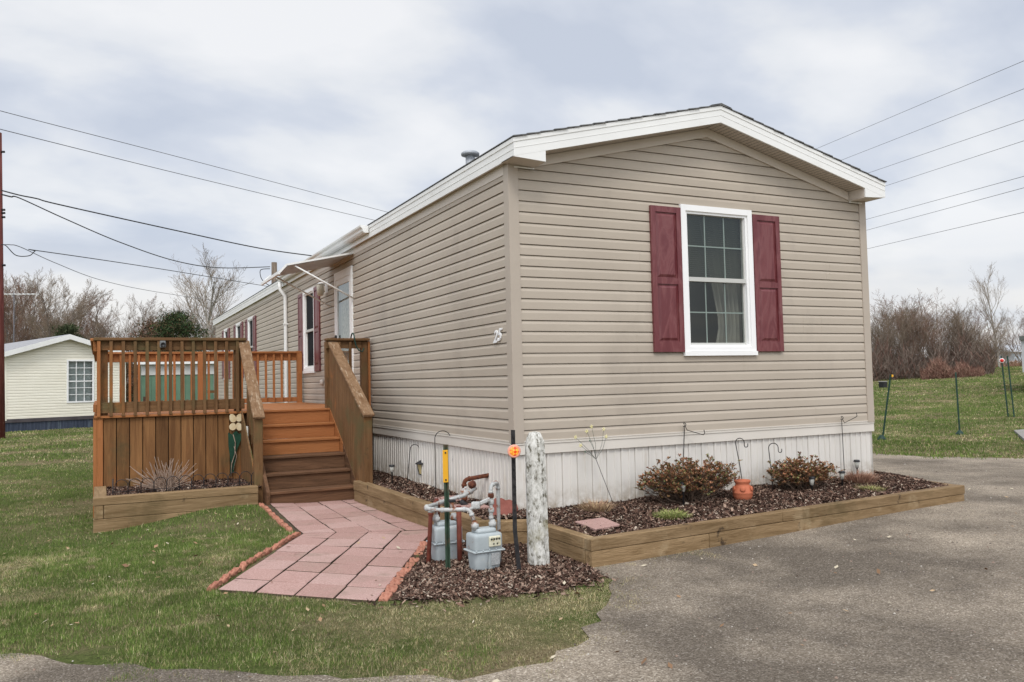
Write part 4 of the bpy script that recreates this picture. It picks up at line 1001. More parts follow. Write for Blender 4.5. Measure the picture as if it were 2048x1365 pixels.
p = MB(); p.lathe([(.0, -.022), (.03, -.018), (.038, -.006), (.038, .006), (.03, .016), (.013, .022), (.013, .042), (0, .044)], (-.66, -.36, -.36), pipew, 14, rot=Matrix.Rotation(.5, 3, 'X')); p.build('regulator', G)
p = MB(); p.lathe([(.022, -.03), (.032, -.02), (.032, .02), (.022, .03)], (-.55, -.26, -.32), rustm, 10, rot=Matrix.Rotation(1.2, 3, 'Y')); p.build('rusty_union', G)
p = MB(); p.tube([(-.86, -.70, -1.0), (-.86, -.70, -.42)], .020, redpipe, 10); p.build('support_pipe', G)
p = MB(); elbow_pipe(p, [(-1.12, -.66, -1.0), (-1.055, -.60, -.43), (-.92, -.40, -.40), (-.90, -.34, -.62)], .017, redpipe, .045)
p.lathe([(.024, -.01), (.024, .01)], (-1.06, -.603, -.455), pipew, 10)
p.build('vent_pipe', label='red-brown steel pipe with an elbow, left of the green post', cat='pipe')
p = MB(); elbow_pipe(p, [(-.20, .74, -.75), (-.20, .74, -.40), (.02, .62, -.36)], .021, rustm, .05)
p.lathe([(.030, -.02), (.030, .02)], (-.20, .74, -.52), pipew, 10); p.lathe([(.032, -.02), (.032, .02)], (-.20, .74, -.575), rustm, 8); p.tube([(-.26, .68, -.60), (-.14, .70, -.70)], .026, blackm, 8)
p.build('inlet_pipe', label='rusty brown gas pipe bending into the skirting behind the meters', cat='pipe')
# ------------------------------------------------------------------ posts by the meters
pm = thing('marker_post', 'green and rust steel post with a yellow marker plate beside the gas meters', 'marker post', (-1.04, -.90, MZ))
m = MB(); bx_, by_ = -1.045, -.90
for (a, b, c, d) in ((-.012, .012, .004, .008), (-.012, -.008, -.012, .0035), (.008, .012, -.012, .0035), (-.020, -.0125, -.0125, -.009), (.0125, .020, -.0125, -.009)): m.box(bx_ + a, bx_ + b, by_ + c, by_ + d, -1.1, .085, greenst)
o = m.build('post', pm)
m = MB(); m.box(bx_ - .030, bx_ + .014, by_ - .020, by_ - .0155, -.20, .045, yellowm, .004); y_ = m.build('marker_plate', pm)
m = MB()
for z in (.025, -.18): m.lathe([(.007, 0), (.006, .006), (0, .007)], (bx_ - .008, by_ - .0202, z), blackm, 8, rot=Matrix.Rotation(math.pi / 2, 3, 'X'))
m.build('bolt', y_)
rp_ = thing('reflector_post', 'black steel stake bent at its foot, carrying a round orange reflector', 'reflector post', (-.6, -1.24, MZ))
m = MB()
def tsec(p0, p1):
    m.beam(p0, p1, .034, .006, blackm, .001, up=(0, 1, 0)); m.beam(Vector(p0) + Vector((0, .014, 0)), Vector(p1) + Vector((0, .014, 0)), .007, .024, blackm, .001, up=(0, 1, 0))
tsec((-.625, -1.22, .19), (-.632, -1.23, -.56)); tsec((-.632, -1.23, -.555), (-.60, -1.25, -1.0))
for i in range(11): m.box(-.631, -.619, -1.236 - .0, -1.2252, .13 - i * .06, .145 - i * .06, blackm)
m.build('post', rp_)
RZ = Matrix.Rotation(-.45, 4, 'Z')
def face(p, d=(0, 0)): return p
rot = (Matrix.Rotation(-.42, 4, 'Z') @ Matrix.Rotation(math.pi / 2, 4, 'X')).to_3x3()
m = MB(); rim = mk('pale_orange_rim', [(.75, .30, .20), (.8, .38, .28)], 5, rough=.3)
rc = Vector((-.64, -1.262, .035)); m.lathe([(.047, -.004), (.050, .004), (.046, .012), (.040, .012)], rc, rim, 28, rot=rot); dsk = m.build('reflector_rim', rp_)
def reflm():
    m = bpy.data.materials.new('orange_prisms'); m.use_nodes = True; nt = m.node_tree; b = nt.nodes['Principled BSDF']
    tc = nt.nodes.new('ShaderNodeTexCoord'); mp = nt.nodes.new('ShaderNodeMapping'); mp.inputs['Rotation'].default_value = (0, .78, 0); ck = nt.nodes.new('ShaderNodeTexChecker'); ck.inputs['Scale'].default_value = 52
    nt.links.new(tc.outputs['Object'], mp.inputs[0]); nt.links.new(mp.outputs[0], ck.inputs[0])
    ck.inputs[1].default_value = (1.0, .45, .05, 1); ck.inputs[2].default_value = (.85, .08, .01, 1); nt.links.new(ck.outputs[0], b.inputs['Base Color']); b.inputs['Roughness'].default_value = .15
    return m
m = MB(); m.lathe([(.0405, .0), (.0405, .010), (.03, .0135), (0, .015)], rc, reflm(), 28, rot=rot); m.build('reflector_lens', dsk)
# chipped concrete post
def conc_post():
    m = MB(); cm = mk('chipped_white_post', [(0.34, (.20, .185, .155)), (0.44, (.44, .43, .39)), (0.58, (.65, .64, .60))], 34, (1, 1, .5), .95, .7, 40, nrough=.75, spec=.1,
        overlay=[((.13, .12, .09), 26, .55, .63, (1, 1, .6)), ((.22, .19, .08), 3.2, .56, .75, (1, 1, 1))])
    bm = bmesh.new(); R = random.Random(4); n = 20; W_ = .073; rows = 34; vs = []
    for j in range(rows + 1):
        z = j / rows * 1.11; k = 1.0 + .10 * (1 - z / 1.11) if z < 1.0 else 1 - .42 * ((z - 1.0) / .11) ** 2
        for i in range(n):
            a = 2 * math.pi * (i + .5) / n; ca, sa = math.cos(a), math.sin(a)
            q = max(abs(ca), abs(sa)); q = 1 / max(q, (abs(ca) + abs(sa)) / 1.5)
            r = W_ * q * k * (1 + R.gauss(0, .012)); x, y = r * ca, r * sa
            if i in (16, 17) : x *= .93; y *= .93
            vs.append((x, y, z + (R.gauss(0, .004) if j == rows else 0)))
    vs.append((0, 0, 1.125)); fs = [(j * n + i, j * n + (i + 1) % n, (j + 1) * n + (i + 1) % n, (j + 1) * n + i) for j in range(rows) for i in range(n)] + [(rows * n + i, rows * n + (i + 1) % n, len(vs) - 1) for i in range(n)]
    m.add(vs, fs, cm)
    o = m.build('concrete_post', label='thick chipped white concrete post standing in the mulch in front of the home corner', cat='post')
    o.location = (-.38, -1.12, -.96); o.rotation_euler = (.0, -.008, -.35)
    return o
conc_post()
# ------------------------------------------------------------------ garden hooks
def hook(name, base, h, r, dr, label, lean=(0, 0), th=.0045, style='crook', cat='garden hook', zt=None):
    b = Vector(base); d = Vector((math.cos(dr), math.sin(dr), 0)); L = Vector((lean[0], lean[1], 0))
    m = MB(); top = b + Vector((0, 0, h)) + L
    if style == 'crook':
        pts = [b - Vector((0, 0, .12)), b.lerp(top, .5), top] + arc(top + d * r, r, math.pi, .0, d, (0, 0, 1), 12)[1:]
        e = pts[-1]; pts += [e + Vector((0, 0, -.03))] + arc(e + Vector((0, 0, -.03)) + d * .018, .018, math.pi, 2 * math.pi, d, (0, 0, 1), 6)[1:]
        pts += [pts[-1] + Vector((0, 0, .02))]
    else:              # bracket: small loop and a long straight arm ending in a hook
        pts = [b - Vector((0, 0, .12)), top, top + Vector((0, 0, .03)) - d * .0] + arc(top + Vector((0, 0, .055)) , .018, -2.6, 2.0, d, (0, 0, 1), 8)
        a0 = pts[-1]; a1 = top + d * r + Vector((0, 0, -.05 if style == 'arm' else .06)); pts += [top + d * .03 + Vector((0, 0, .0)), a1, a1 + d * .015 + Vector((0, 0, .015)), a1 + d * .008 + Vector((0, 0, .05))]
    m.tube(pts, th, blackm, 6)
    return m.build(name, loc=b, label=label, cat=cat), pts
# image-right is roughly CR, so a hook's arm direction follows the photo
CRA = math.atan2(CR.y, CR.x)
o, pts = hook('shepherd_hook', (-.14, 2.62, -.63), .40, .055, CRA, 'small black crook holding a lantern in the side bed', (.05, 0))
lan = thing('garden_lantern', 'black lantern with amber panes hanging from the small crook in the side bed', 'lantern', pts[-4] - Vector((0, 0, .25)))
L0 = Vector(pts[-4]) - Vector((0, 0, .235)) + Vector((.0, -.02, -.02)); m = MB(); amber = mk('amber_glass', [(.42, .33, .15), (.55, .45, .24)], 20, rough=.3)
m.lathe([(.038, 0), (.045, .006), (.045, .012)], L0, blackm, 8, False); m.lathe([(.092, .128), (.084, .137), (.038, .165), (.008, .178), (.008, .19), (0, .192)], L0, blackm, 12)
for i in range(6): a = i * math.pi / 3; m.tube([L0 + Vector((.043 * math.cos(a), .043 * math.sin(a), .01)), L0 + Vector((.072 * math.cos(a), .072 * math.sin(a), .13))], .0035, blackm, 4)
m.tube([L0 + Vector((0, 0, .185)), L0 + Vector((.012, 0, .20)), L0 + Vector((.0, 0, .225)), L0 + Vector((-.012, 0, .20)), L0 + Vector((0, 0, .186))], .0025, blackm, 5)
m.build('lantern_frame', lan); m = MB(); m.lathe([(.040, .012), (.067, .128)], L0, amber, 6, False); m.build('lantern_glass', lan)
o, pts2 = hook('shepherd_hook', (-.16, 1.62, -.65), .60, .085, CRA, 'tall black crook behind the green marker post, with a hanging ornament')
m = MB(); e = Vector(pts2[-3]); m.tube([e, e - Vector((0, 0, .06))], .0015, blackm, 4); m.lathe([(0, -.03), (.013, -.02), (.009, 0), (.013, .015), (0, .02)], e - Vector((0, 0, .085)), blackm, 8)
cry = mk('grey_ornament', [(.35, .36, .37), (.62, .63, .64)], 60, rough=.2)
for i in range(9): a = i * .7; m.tube([e - Vector((0, 0, .13)), e + Vector((.022 * math.cos(a), .022 * math.sin(a), -.16 - .012 * (i % 5)))], [.006, .0015], cry, 5)
m.build('wind_ornament', loc=e, label='small dangling wind ornament hanging from the tall crook', cat='ornament')
hook('plant_hook', (1.82, -.06, -.64), .66, .19, CRA, 'black plant hook leaning above the left bush', (.06, -.0), style='arm')
hook('shepherd_hook', (2.55, -.16, -.63), .50, .045, CRA, 'thin black crook rising behind the terracotta pot', (-.10, -.0))
hook('shepherd_hook', (2.86, -.25, -.64), .44, .05, CRA, 'black crook between the terracotta pot and the right bush', (-.05, -.0))
hook('plant_hook', (4.10, -.06, -.62), .62, .16, CRA, 'thin plant hook standing near the right end of the home', (-.01, -.0), th=.004, style='armup')
# ------------------------------------------------------------------ solar path lights
def solar(base, label, h=.17, hang=False):
    b = Vector(base); t = thing('solar_light', label, 'solar light', b)
    m = MB(); m.lathe([(.008, -.08), (.008, h - .075), (.014, h - .07), (.018, h - .065)], b, blackp, 8); m.build('stake', t)
    m = MB(); m.lathe([(.018, h - .065), (.026, h - .02), (.027, h + .0)], b, mk('clear_lens', [(.45, .45, .40), (.62, .62, .57)], 30, rough=.2), 12); m.build('lens', t)
    m = MB(); m.lathe([(.036, h + .0005), (.038, h + .006), (.030, h + .022), (.0, .024 + h)], b, blackp, 12); m.build('cap', t)
solar((-.32, 2.62, -.63), 'black-capped solar light in the side bed by the stairs', .21)
solar((1.50, -.50, -.65), 'black-capped solar light in front of the left bush', .20)
solar((3.14, -.50, -.645), 'black-capped solar light in front of the right bush', .13)
solar((3.66, -.42, -.63), 'black-capped solar light just right of the right bush', .13)
solar((4.30, -.06, -.62), 'solar light by the skirting behind the dead clump at the right end', .17)
# ------------------------------------------------------------------ terracotta pot
t = thing('strawberry_pot', 'terracotta strawberry pot with side openings in the front bed', 'pot', (2.22, -.50, -.645)); m = MB()
b = Vector((2.22, -.50, -.66))
PB = t
m.lathe([(.065, 0), (.082, .02), (.094, .05), (.096, .075), (.099, .08), (.096, .086), (.088, .12), (.070, .150), (.066, .165), (.074, .175), (.079, .19), (.079, .20), (.070, .20), (.062, .17), (.0, .16)], b, terra, 32); m.build('pot_body', t)
for i in range(5):
    a = -math.pi / 2 + (i - 1.6) * 1.15; n_ = Vector((math.cos(a), math.sin(a), .25)).normalized(); s_ = Vector((-math.sin(a), math.cos(a), 0)); u_ = n_.cross(s_)
    m = MB(); c_ = b + Vector((math.cos(a) * .087, math.sin(a) * .087, .12)); rm = Matrix((s_, u_, n_)).transposed()
    m.lathe([(.012, -.004), (.024, .0), (.0265, .008), (.022, .012)], c_, terra, 14, rot=rm); m.lathe([(0, .004), (.022, .0045)], c_, mk('pot_opening', [(.42, .37, .33)] if i % 2 else [(.05, .03, .02)], rough=1), 14, rot=rm); m.build('pot_mouth', t)
# ------------------------------------------------------------------ plants
def attr_new(name, rough=.9):
    m = bpy.data.materials.new(name); m.use_nodes = True; attr_mat(m, rough); return m
leafm = attr_new('bronze_leaves', .55); strawm = attr_new('dry_stalks', .95); bladem = attr_new('grass_blades', .85)
b_ = bladem.node_tree.nodes['Principled BSDF']
def stems(name, starts, ends, r, mat, bend=.1, parent=None):
    m = MB()
    for a, e in zip(starts, ends):
        a = Vector(a); e = Vector(e); mid = a.lerp(e, .5) + Vector((rnd.gauss(0, bend), rnd.gauss(0, bend), rnd.gauss(0, bend))) * (e - a).length
        m.tube([a, mid, e], [r, r * .75, r * .4], mat, 4, False)
    return m.build(name, parent)
azst = mk('azalea_stem', [(.10, .065, .045), (.17, .12, .09)], 20, rough=.95)
def azalea(c, rx, ry, h, n, label, seed):
    R = random.Random(seed); c = Vector(c); t = thing('azalea_bush', label, 'bush', c); m = MB(); tips = []
    for i in range(n):
        a = R.uniform(0, 2 * math.pi); q = math.sqrt(R.random()); el = R.uniform(.15, 1)
        top = c + Vector((rx * q * math.cos(a), ry * q * math.sin(a), h * (.30 + .70 * el * math.sqrt(max(0, 1 - q * q * .75))) * R.uniform(.75, 1.1)))
        st = c + Vector((R.gauss(0, .05), R.gauss(0, .04), -.02)); mid = st.lerp(top, .5) + Vector((0, 0, -.03 * q)) + Vector((R.gauss(0, .02),) * 3)
        m.tube([st, mid, top], [.005, .0035, .0018], azst, 4, False); tips.append((top, (top - mid).normalized()))
        for k in range(4):
            bpt = mid.lerp(top, R.uniform(.1, .95)); e = bpt + Vector((R.gauss(0, .05), R.gauss(0, .05), R.uniform(.0, .08))); m.tube([bpt, e], [.002, .0012], azst, 3, False); tips.append((e, (e - bpt).normalized()))
    m.build('stems', t)
    V = []; T = []
    for p, d in tips:
        for j in range(R.randint(7, 12)):
            a = R.uniform(0, 6.28); out = (Vector((math.cos(a), math.sin(a), R.uniform(-.2, .8))) + d * .7).normalized(); o = p - d * R.uniform(0, .035)
            L = R.uniform(.020, .034); w = out.cross(Vector((R.gauss(0, .3), R.gauss(0, .3), 1))).normalized() * L * .30
            V += [o, o + out * L * .5 - w, o + out * L, o + out * L * .5 + w]
            k = R.random(); col = (.29, .13, .07) if k < .45 else (.21, .13, .06) if k < .68 else (.16, .17, .065) if k < .9 else (.40, .22, .12); f = R.uniform(.7, 1.3); T += [tuple(x * f for x in col)] * 4
    o = raw_mesh('leaves', np.array([tuple(v) for v in V]), None, np.array(T), leafm, 4); adopt(o, t)
azalea((1.70, -.34, -.65), .60, .27, .45, 230, 'wide bronze-leaved bush in the front bed, left of the terracotta pot', 3)
azalea((3.17, -.34, -.64), .44, .24, .34, 170, 'smaller bronze-leaved bush in the front bed, right of the terracotta pot', 9)
def clump(c, r, h, n, cols, name, label, cat, w=.0022, seed=1, lean=.8, tips=False, thick=False):
    R = np.random.default_rng(seed); a = R.uniform(0, 6.283, n); q = np.sqrt(R.uniform(0, 1, n)); ln = R.uniform(.5, 1, n) * h
    p0 = np.stack([np.cos(a) * q * r * .45, np.sin(a) * q * r * .45, np.full(n, -.01)], 1) + np.array(c); l = q * lean + R.normal(0, .12, n)
    d = np.stack([np.cos(a) * np.sin(l), np.sin(a) * np.sin(l), np.abs(np.cos(l))], 1); s = np.stack([-np.sin(a + R.normal(0, .8, n)), np.cos(a), np.zeros(n)], 1) * w
    mid = p0 + d * ln[:, None] * .55; top = mid + (d * np.array([1.25, 1.25, .55])) * ln[:, None] * .45 + R.normal(0, .012, (n, 3))
    V = np.stack([p0 - s, p0 + s, mid + s * .8, mid - s * .8, mid - s * .8, mid + s * .8, top + s * .25, top - s * .25], 1).reshape(-1, 3)
    t = np.array(cols)[R.integers(0, len(cols), n)] * R.uniform(.7, 1.25, (n, 1))
    return raw_mesh(name, V, None, np.repeat(t, 8, 0), strawm, 4, label=label, cat=cat)
ST = [(.42, .30, .17), (.50, .38, .23), (.30, .20, .12), (.36, .22, .15)]
clump((.66, -.30, -.65), .26, .15, 500, ST, 'dry_grass_clump', 'clump of dry straw-coloured stalks at the left of the front bed', 'dry plant', .0022, 2)
clump((1.10, -.84, -.66), .30, .08, 700, [(.22, .26, .07), (.30, .33, .11), (.38, .36, .16), (.16, .20, .06)], 'green_tuft', 'low yellow-green tuft sprouting in front of the left bush', 'plant', .0026, 5, 1.3)
clump((3.98, -.36, -.63), .34, .19, 620, [(.30, .17, .12), (.42, .26, .18), (.24, .13, .09)], 'dry_grass_clump', 'reddish dry clump at the right end of the front bed', 'dry plant', .0028, 7)
clump((3.72, -.72, -.645), .26, .07, 450, [(.22, .24, .08), (.36, .32, .16), (.30, .28, .10)], 'green_tuft', 'low olive tuft before the reddish dry clump at the right end', 'plant', .0026, 8, 1.3)
# dead many-stemmed plant in the planter under the deck
def dead_plant():
    t = MB(); R = random.Random(21); c = Vector((-2.72, 3.62, -.62)); pm_ = mk('pale_dead_stems', [(.26, .18, .135), (.40, .30, .235)], 30, rough=.95)
    for i in range(95):
        a = R.uniform(0, 6.28); el = R.uniform(.15, 1.35); L = R.uniform(.22, .46); d = Vector((math.cos(a) * math.cos(el), math.sin(a) * math.cos(el) * .55, math.sin(el) * .8))
        s = c + Vector((R.gauss(0, .05), R.gauss(0, .03), 0)); mid = s + d * L * .5 + Vector((R.gauss(0, .02), R.gauss(0, .02), .02)); e = mid + (d + Vector((0, 0, .15))) * L * .5
        t.tube([s, mid, e], [.0045, .0038, .003], pm_, 4, False)
    t.build('dead_plant', loc=c, label='spray of pale leafless stems in the bed below the deck boards', cat='dry plant')
dead_plant()
# wire border fence of overlapping hoops
def wire_fence():
    T = thing('wire_border_fence', 'low black wire border fence of overlapping hoops behind the planter timber', 'garden fence', (-2.6, 3.36, -.62))
    x = -3.25; r_ = .064; y = 3.37; i = 0
    while x < -1.78:
        m = MB(); z = -.50
        m.tube([(x, y, -.68), (x, y, z)] + arc((x + r_, y, z), r_, math.pi, 0, (1, 0, 0), (0, 0, 1), 10)[1:] + [(x + 2 * r_, y, -.68)], .0042, blackm, 6)
        m.tube(arc((x + r_, y + .004, -.56), r_ * .75, math.pi, 2 * math.pi, (1, 0, 0), (0, 0, 1), 8), .003, blackm, 5)
        m.tube([(x, y + .003, -.565), (x + 2 * r_, y + .003, -.565)], .003, blackm, 5); m.build('hoop', T); x += 2 * r_ + .004
    m = MB(); m.tube([(-3.27, 3.37, -.70), (-3.27, 3.37, -.42)], .007, blackm, 6); m.build('stake', T)
wire_fence()
# wooden flower ornament on the boards
def flower():
    T = thing('wooden_flower_ornament', 'painted wooden flower with cream petals and a dark green leaf hung beside the stair post', 'ornament', (-1.82, 4.32, -.5))
    m = MB(); pt = mk('cream_petal', [(.62, .48, .28), (.74, .64, .44)], 14, rough=.7); cx, cz, y = -1.835, .10, 4.345
    def petal(dx, dz, rx, rz, ang):
        n = 16; pl = []
        for i in range(n): a = 2 * math.pi * i / n; px = rx * math.cos(a); pz = rz * math.sin(a) * (1 + .15 * math.sin(a)); pl.append((cx + dx + px * math.cos(ang) - pz * math.sin(ang), cz + dz + px * math.sin(ang) + pz * math.cos(ang)))
        m.prism(pl, y - .018, y, 1, pt)
    petal(-.036, .052, .040, .056, .35); petal(.040, .055, .038, .052, -.3); petal(-.040, -.055, .042, .046, -.2); petal(.040, -.058, .038, .052, .25)
    m.build('petals', T)
    m = MB(); gl_ = mk('dark_green_wood', [(.008, .04, .022), (.016, .07, .04)], 12, rough=.6)
    m.prism([(-1.93, -.02), (-1.88, -.05), (-1.835, .0), (-1.79, -.05), (-1.76, -.02), (-1.775, -.13), (-1.83, -.27), (-1.845, -.38), (-1.86, -.52), (-1.905, -.55), (-1.90, -.40), (-1.925, -.20)], y + .002, y + .012, 1, gl_); m.build('leaf', T)
    m = MB(); m.tube([(-1.87, y - .01, -.05), (-1.845, y - .02, -.15), (-1.85, y - .015, -.3), (-1.89, y - .015, -.42), (-1.90, y - .02, -.58)], .006, mk('twisted_vine', [(.22, .16, .12), (.34, .27, .21)], 30, rough=1), 6)
    m.tube([(-1.86, y - .012, -.2), (-1.83, y - .02, -.33), (-1.87, y - .016, -.5)], .004, MATS['twisted_vine'], 6); m.build('vine', T)
flower()
# wire flower stem with pale yellow blossoms
def wire_flower():
    T = thing('metal_flower_stake', 'thin metal flower stake with pale yellow blossoms against the skirting', 'ornament', (1.05, -.08, -.65))
    m = MB(); b = Vector((1.02, -.08, -.65)); k = Vector((.80, -.10, -.20)); m.tube([b - Vector((0, 0, .05)), k], .003, blackm, 5); ends = []
    for ex, ez in ((.56, .02), (.62, -.06), (.68, .07), (.74, .11), (.87, .08), (.89, .01), (.66, -.12), (.72, -.02)):
        e = Vector((ex, -.12 - .03 * (ex * 10 % 1), ez)); m.tube([k, k.lerp(e, .5) + Vector((.02, 0, -.01)), e], .0016, darkgreen, 4); ends.append(e)
    m.build('stem', T); m = MB(); ye = mk('pale_yellow_petal', [(.66, .60, .28), (.75, .70, .42)], 30, rough=.6); lf = mk('green_glass_leaf', [(.08, .16, .10)], rough=.3)
    for i, e in enumerate(ends):
        if i < 6:
            for j in range(5): a = j * 1.2566 + i; d = Vector((math.cos(a), 0, math.sin(a))); m.tube([e, e + d * .012, e + d * .022], [.002, .006, .001], ye, 5)
        else: m.lathe([(0, -.01), (.008, 0), (0, .01)], e, lf, 6)
    m.build('blossoms', T)
wire_flower()
# ------------------------------------------------------------------ trees
def branchtree(seed, H, trunk_r, levels, spread, kids, stems_n=1, twig_r=.006, droop=0, first=.25, bm=barkm, tm=twigm, lean=.05, slant=(.15, .62)):
    R = random.Random(seed); mt = MB(); mc = MB()
    def grow(p, d, L, r, lv):
        n = 4 if lv == 0 else 3; pts = [p]; rs = [r]; q = p; dd = d
        for i in range(n):
            dd = (dd + Vector((R.gauss(0, .10 + .04 * lv), R.gauss(0, .10 + .04 * lv), R.gauss(.02, .06) + .05 * (lv > 0)))).normalized(); q = q + dd * L / n; pts.append(q); rs.append(max(twig_r * .5, r * (1 - .78 * (i + 1) / n)))
        (mt if lv <= 1 else mc).tube(pts, rs, bm if lv <= 1 else tm, 6 if lv == 0 else 4 if lv == 1 else 3, False, lv < 2)
        if lv >= levels: return
        k = kids[lv]
        for i in range(k):
            t = (first if lv == 0 else .15) + (1 - (first if lv == 0 else .15)) * (i + R.random()) / k; t = min(.98, t); j = min(n - 1, int(t * n)); f = t * n - j; o = pts[j].lerp(pts[j + 1], f)
            ax = (pts[j + 1] - pts[j]).normalized(); a = R.uniform(0, 6.283); s = ax.orthogonal().normalized(); s = Matrix.Rotation(a, 3, ax) @ s
            ang = spread * R.uniform(.6, 1.25); nd = (ax * math.cos(ang) + s * math.sin(ang)).normalized(); LL = L * (1 - .55 * t) * R.uniform(.42, .68) * (1.0 if lv else .95)
            grow(o, nd, LL, max(twig_r, r * (1 - .7 * t) * .5), lv + 1)
    for s in range(stems_n):
        a = R.uniform(0, 6.28); l = lean if stems_n == 1 else R.uniform(*slant)
        grow(Vector((R.gauss(0, .15 if stems_n > 1 else 0), R.gauss(0, .15 if stems_n > 1 else 0), -.2)), Vector((math.cos(a) * l, math.sin(a) * l, 1)).normalized(), H * (R.uniform(.75, 1) if stems_n > 1 else 1), trunk_r * (R.uniform(.5, 1) if stems_n > 1 else 1), 0)
    return mt, mc
def tree_thing(name, mt, mc, label, group):
    t = thing(name, label, 'tree' if 'tree' in name else 'shrub', (0, 0, 0), group); mt.build('trunk', t); mc.build('crown', t); return t
GT = 'bare trees beyond the cream home'
protos = [tree_thing('bare_tree', *branchtree(s, 10, .12, 4, .50, (13, 8, 6, 4), stems_n=4, first=.22, twig_r=.0075, slant=(.08, .38), tm=(twigm if s % 2 else redtwig)), 'x', GT) for s in (31, 32, 33)]
slim = tree_thing('bare_tree', *branchtree(41, 10, .13, 4, .42, (18, 8, 5, 3), bm=palebark, tm=twigm, first=.2), 'x', GT)
used = set()
def place(pr, loc, h, rz, label, wid=1.0):
    if id(pr) not in used: used.add(id(pr)); o = pr; o.location = loc; o.rotation_euler = (0, 0, rz); o['label'] = label
    else: o = dup(pr, loc, rz, None, label)
    o.scale = (h / 10 * wid, h / 10 * wid, h / 10); return o
LT = [(48, 78, 11.4, 2), (140, 84, 10.4, 1), (-30, 70, 10.5, 0), (18, 66, 11.0, 1), (80, 74, 11.4, 2), (118, 68, 9.6, 0), (165, 80, 9.4, 1), (205, 84, 9.0, 2), (238, 78, 8.8, 0), (272, 88, 9.8, 1), (310, 82, 9.0, 2), (352, 90, 9.4, 0), (450, 80, 8.4, 1), (500, 84, 8.8, 2)]
tl = ['faint bare tree between the two leftmost tall ones', 'faint bare tree behind the cream home peak', 'leftmost bare tree, beside the leaning red-brown pole', 'tall bare tree right behind the left end of the cream home', 'bare reddish tree behind the cream home, left of its peak', 'bare tree rising over the peak of the cream home', 'bare tree just right of the cream home peak', 'shorter bare tree above the left end of the deck rail', 'bare tree above the deck rail, left of the green trailer', 'bare tree above the green trailer roof', 'bare tree left of the evergreen', 'bare tree directly behind the evergreen', 'bare tree left of the far end of the home', 'bare tree behind the far eave of the home']
for (px, d, h, k), lb in zip(LT, tl): place(protos[k], far(px, d), h, px * .7, lb)
place(slim, far(392, 62), 9.6, 1.0, 'tall pale slender tree behind the evergreen, left of the pair', 1.45); place(slim, far(436, 60), 9.5, 4.0, 'tall pale slender tree right of the evergreen, next to the far end of the home', 1.35); place(slim, far(528, 58), 6.8, 2.0, 'slender bare tree beside the cut-off wooden pole')
place(slim, far(1997, 58), 6.3, 3.2, 'lone slender bare tree at the right edge of the thicket', 1.0)
# evergreen and rusty pine, needles as many small faces
def conifer(loc_, H, Rr, n, cols, label, seed):
    R = np.random.default_rng(seed); loc_ = Vector(loc_); t = thing('evergreen_tree', label, 'tree', loc_)
    m = MB(); m.tube([loc_, loc_ + Vector((0, 0, H * .9))], [.18, .04], barkm, 6); m.build('trunk', t)
    cl = []; 
    for i in range(38):
        z = R.uniform(.12, 1); rr = Rr * min(1, (1.15 - z) * 1.5) * R.uniform(.5, 1); a = R.uniform(0, 6.28); cl.append((rr * np.cos(a), rr * np.sin(a), z * H * .95))
    cl = np.array(cl); c = cl[R.integers(0, 38, n)] + R.normal(0, 1, (n, 3)) * np.array([.36, .36, .17]) * (Rr / 2.2); d = R.normal(0, 1, (n, 3)); d /= np.linalg.norm(d, axis=1)[:, None]; s = np.cross(d, R.normal(0, 1, (n, 3))); s /= np.linalg.norm(s, axis=1)[:, None]
    c += np.array(loc_); V = np.stack([c - s * .02, c + s * .02, c + d * .24 + s * .012, c + d * .24 - s * .012], 1).reshape(-1, 3)
    T = np.array(cols)[R.integers(0, len(cols), n)] * R.uniform(.7, 1.3, (n, 1)); o = raw_mesh('crown', V, None, np.repeat(T, 4, 0), strawm, 4); adopt(o, t)
conifer(far(362, 52), 6.3, 2.3, 10000, [(.035, .055, .022), (.055, .08, .03), (.09, .065, .035), (.02, .04, .018)], 'rounded dark green evergreen above the deck rail', 1)
conifer(far(312, 54), 5.9, 2.7, 11000, [(.10, .055, .035), (.15, .08, .05), (.05, .05, .025)], 'rusty brown evergreen left of the dark green one', 2)
conifer(far(140, 50), 5.6, 1.3, 6000, [(.04, .055, .025), (.06, .07, .035)], 'small dark evergreen peeking over the cream home roof', 3)
conifer(far(100, 72), 7.6, 1.8, 5000, [(.07, .08, .045), (.10, .10, .06)], 'thin grey-green evergreen among the bare trees left of the cream home peak', 4)
# thicket on the right
GS = 'leafless shrubs of the thicket beyond the right field'
sp = [tree_thing('bare_shrub', *branchtree(s, 10, .085, 3, .60, (11, 7, 5), stems_n=8, twig_r=.011, first=.22, bm=twigm, tm=(twigm if s % 2 else redtwig)), 'x', GS) for s in (51, 52, 53)]
sl_ = ['leftmost tall shrub, against the home corner', 'tall shrub second from the home corner', 'dense tall shrub third from the home corner', 'tall shrub before the middle of the thicket', 'broad tall shrub at the middle of the thicket', 'shrub just right of the middle of the thicket', 'rounded shrub left of the lone slender tree', 'lower shrub left of the lone slender tree', 'shrub at the foot of the lone slender tree', 'low shrub near the right edge', 'shrub at the right edge above the grey trailer', 'small shrub behind the first tall shrub', 'small shrub in the back of the thicket']
for i, (px, d, h) in enumerate([(1742, 50, 4.1), (1772, 52, 4.7), (1806, 50, 4.6), (1838, 53, 4.9), (1866, 50, 4.5), (1898, 52, 4.4), (1930, 50, 4.3), (1958, 52, 3.7), (1985, 49, 2.8), (2012, 60, 2.0), (2046, 60, 3.8), (1722, 56, 4.3), (1820, 58, 4.7)]):
    place(sp[i % 3], far(px, d), h, px * 1.3, sl_[i], 1.15)
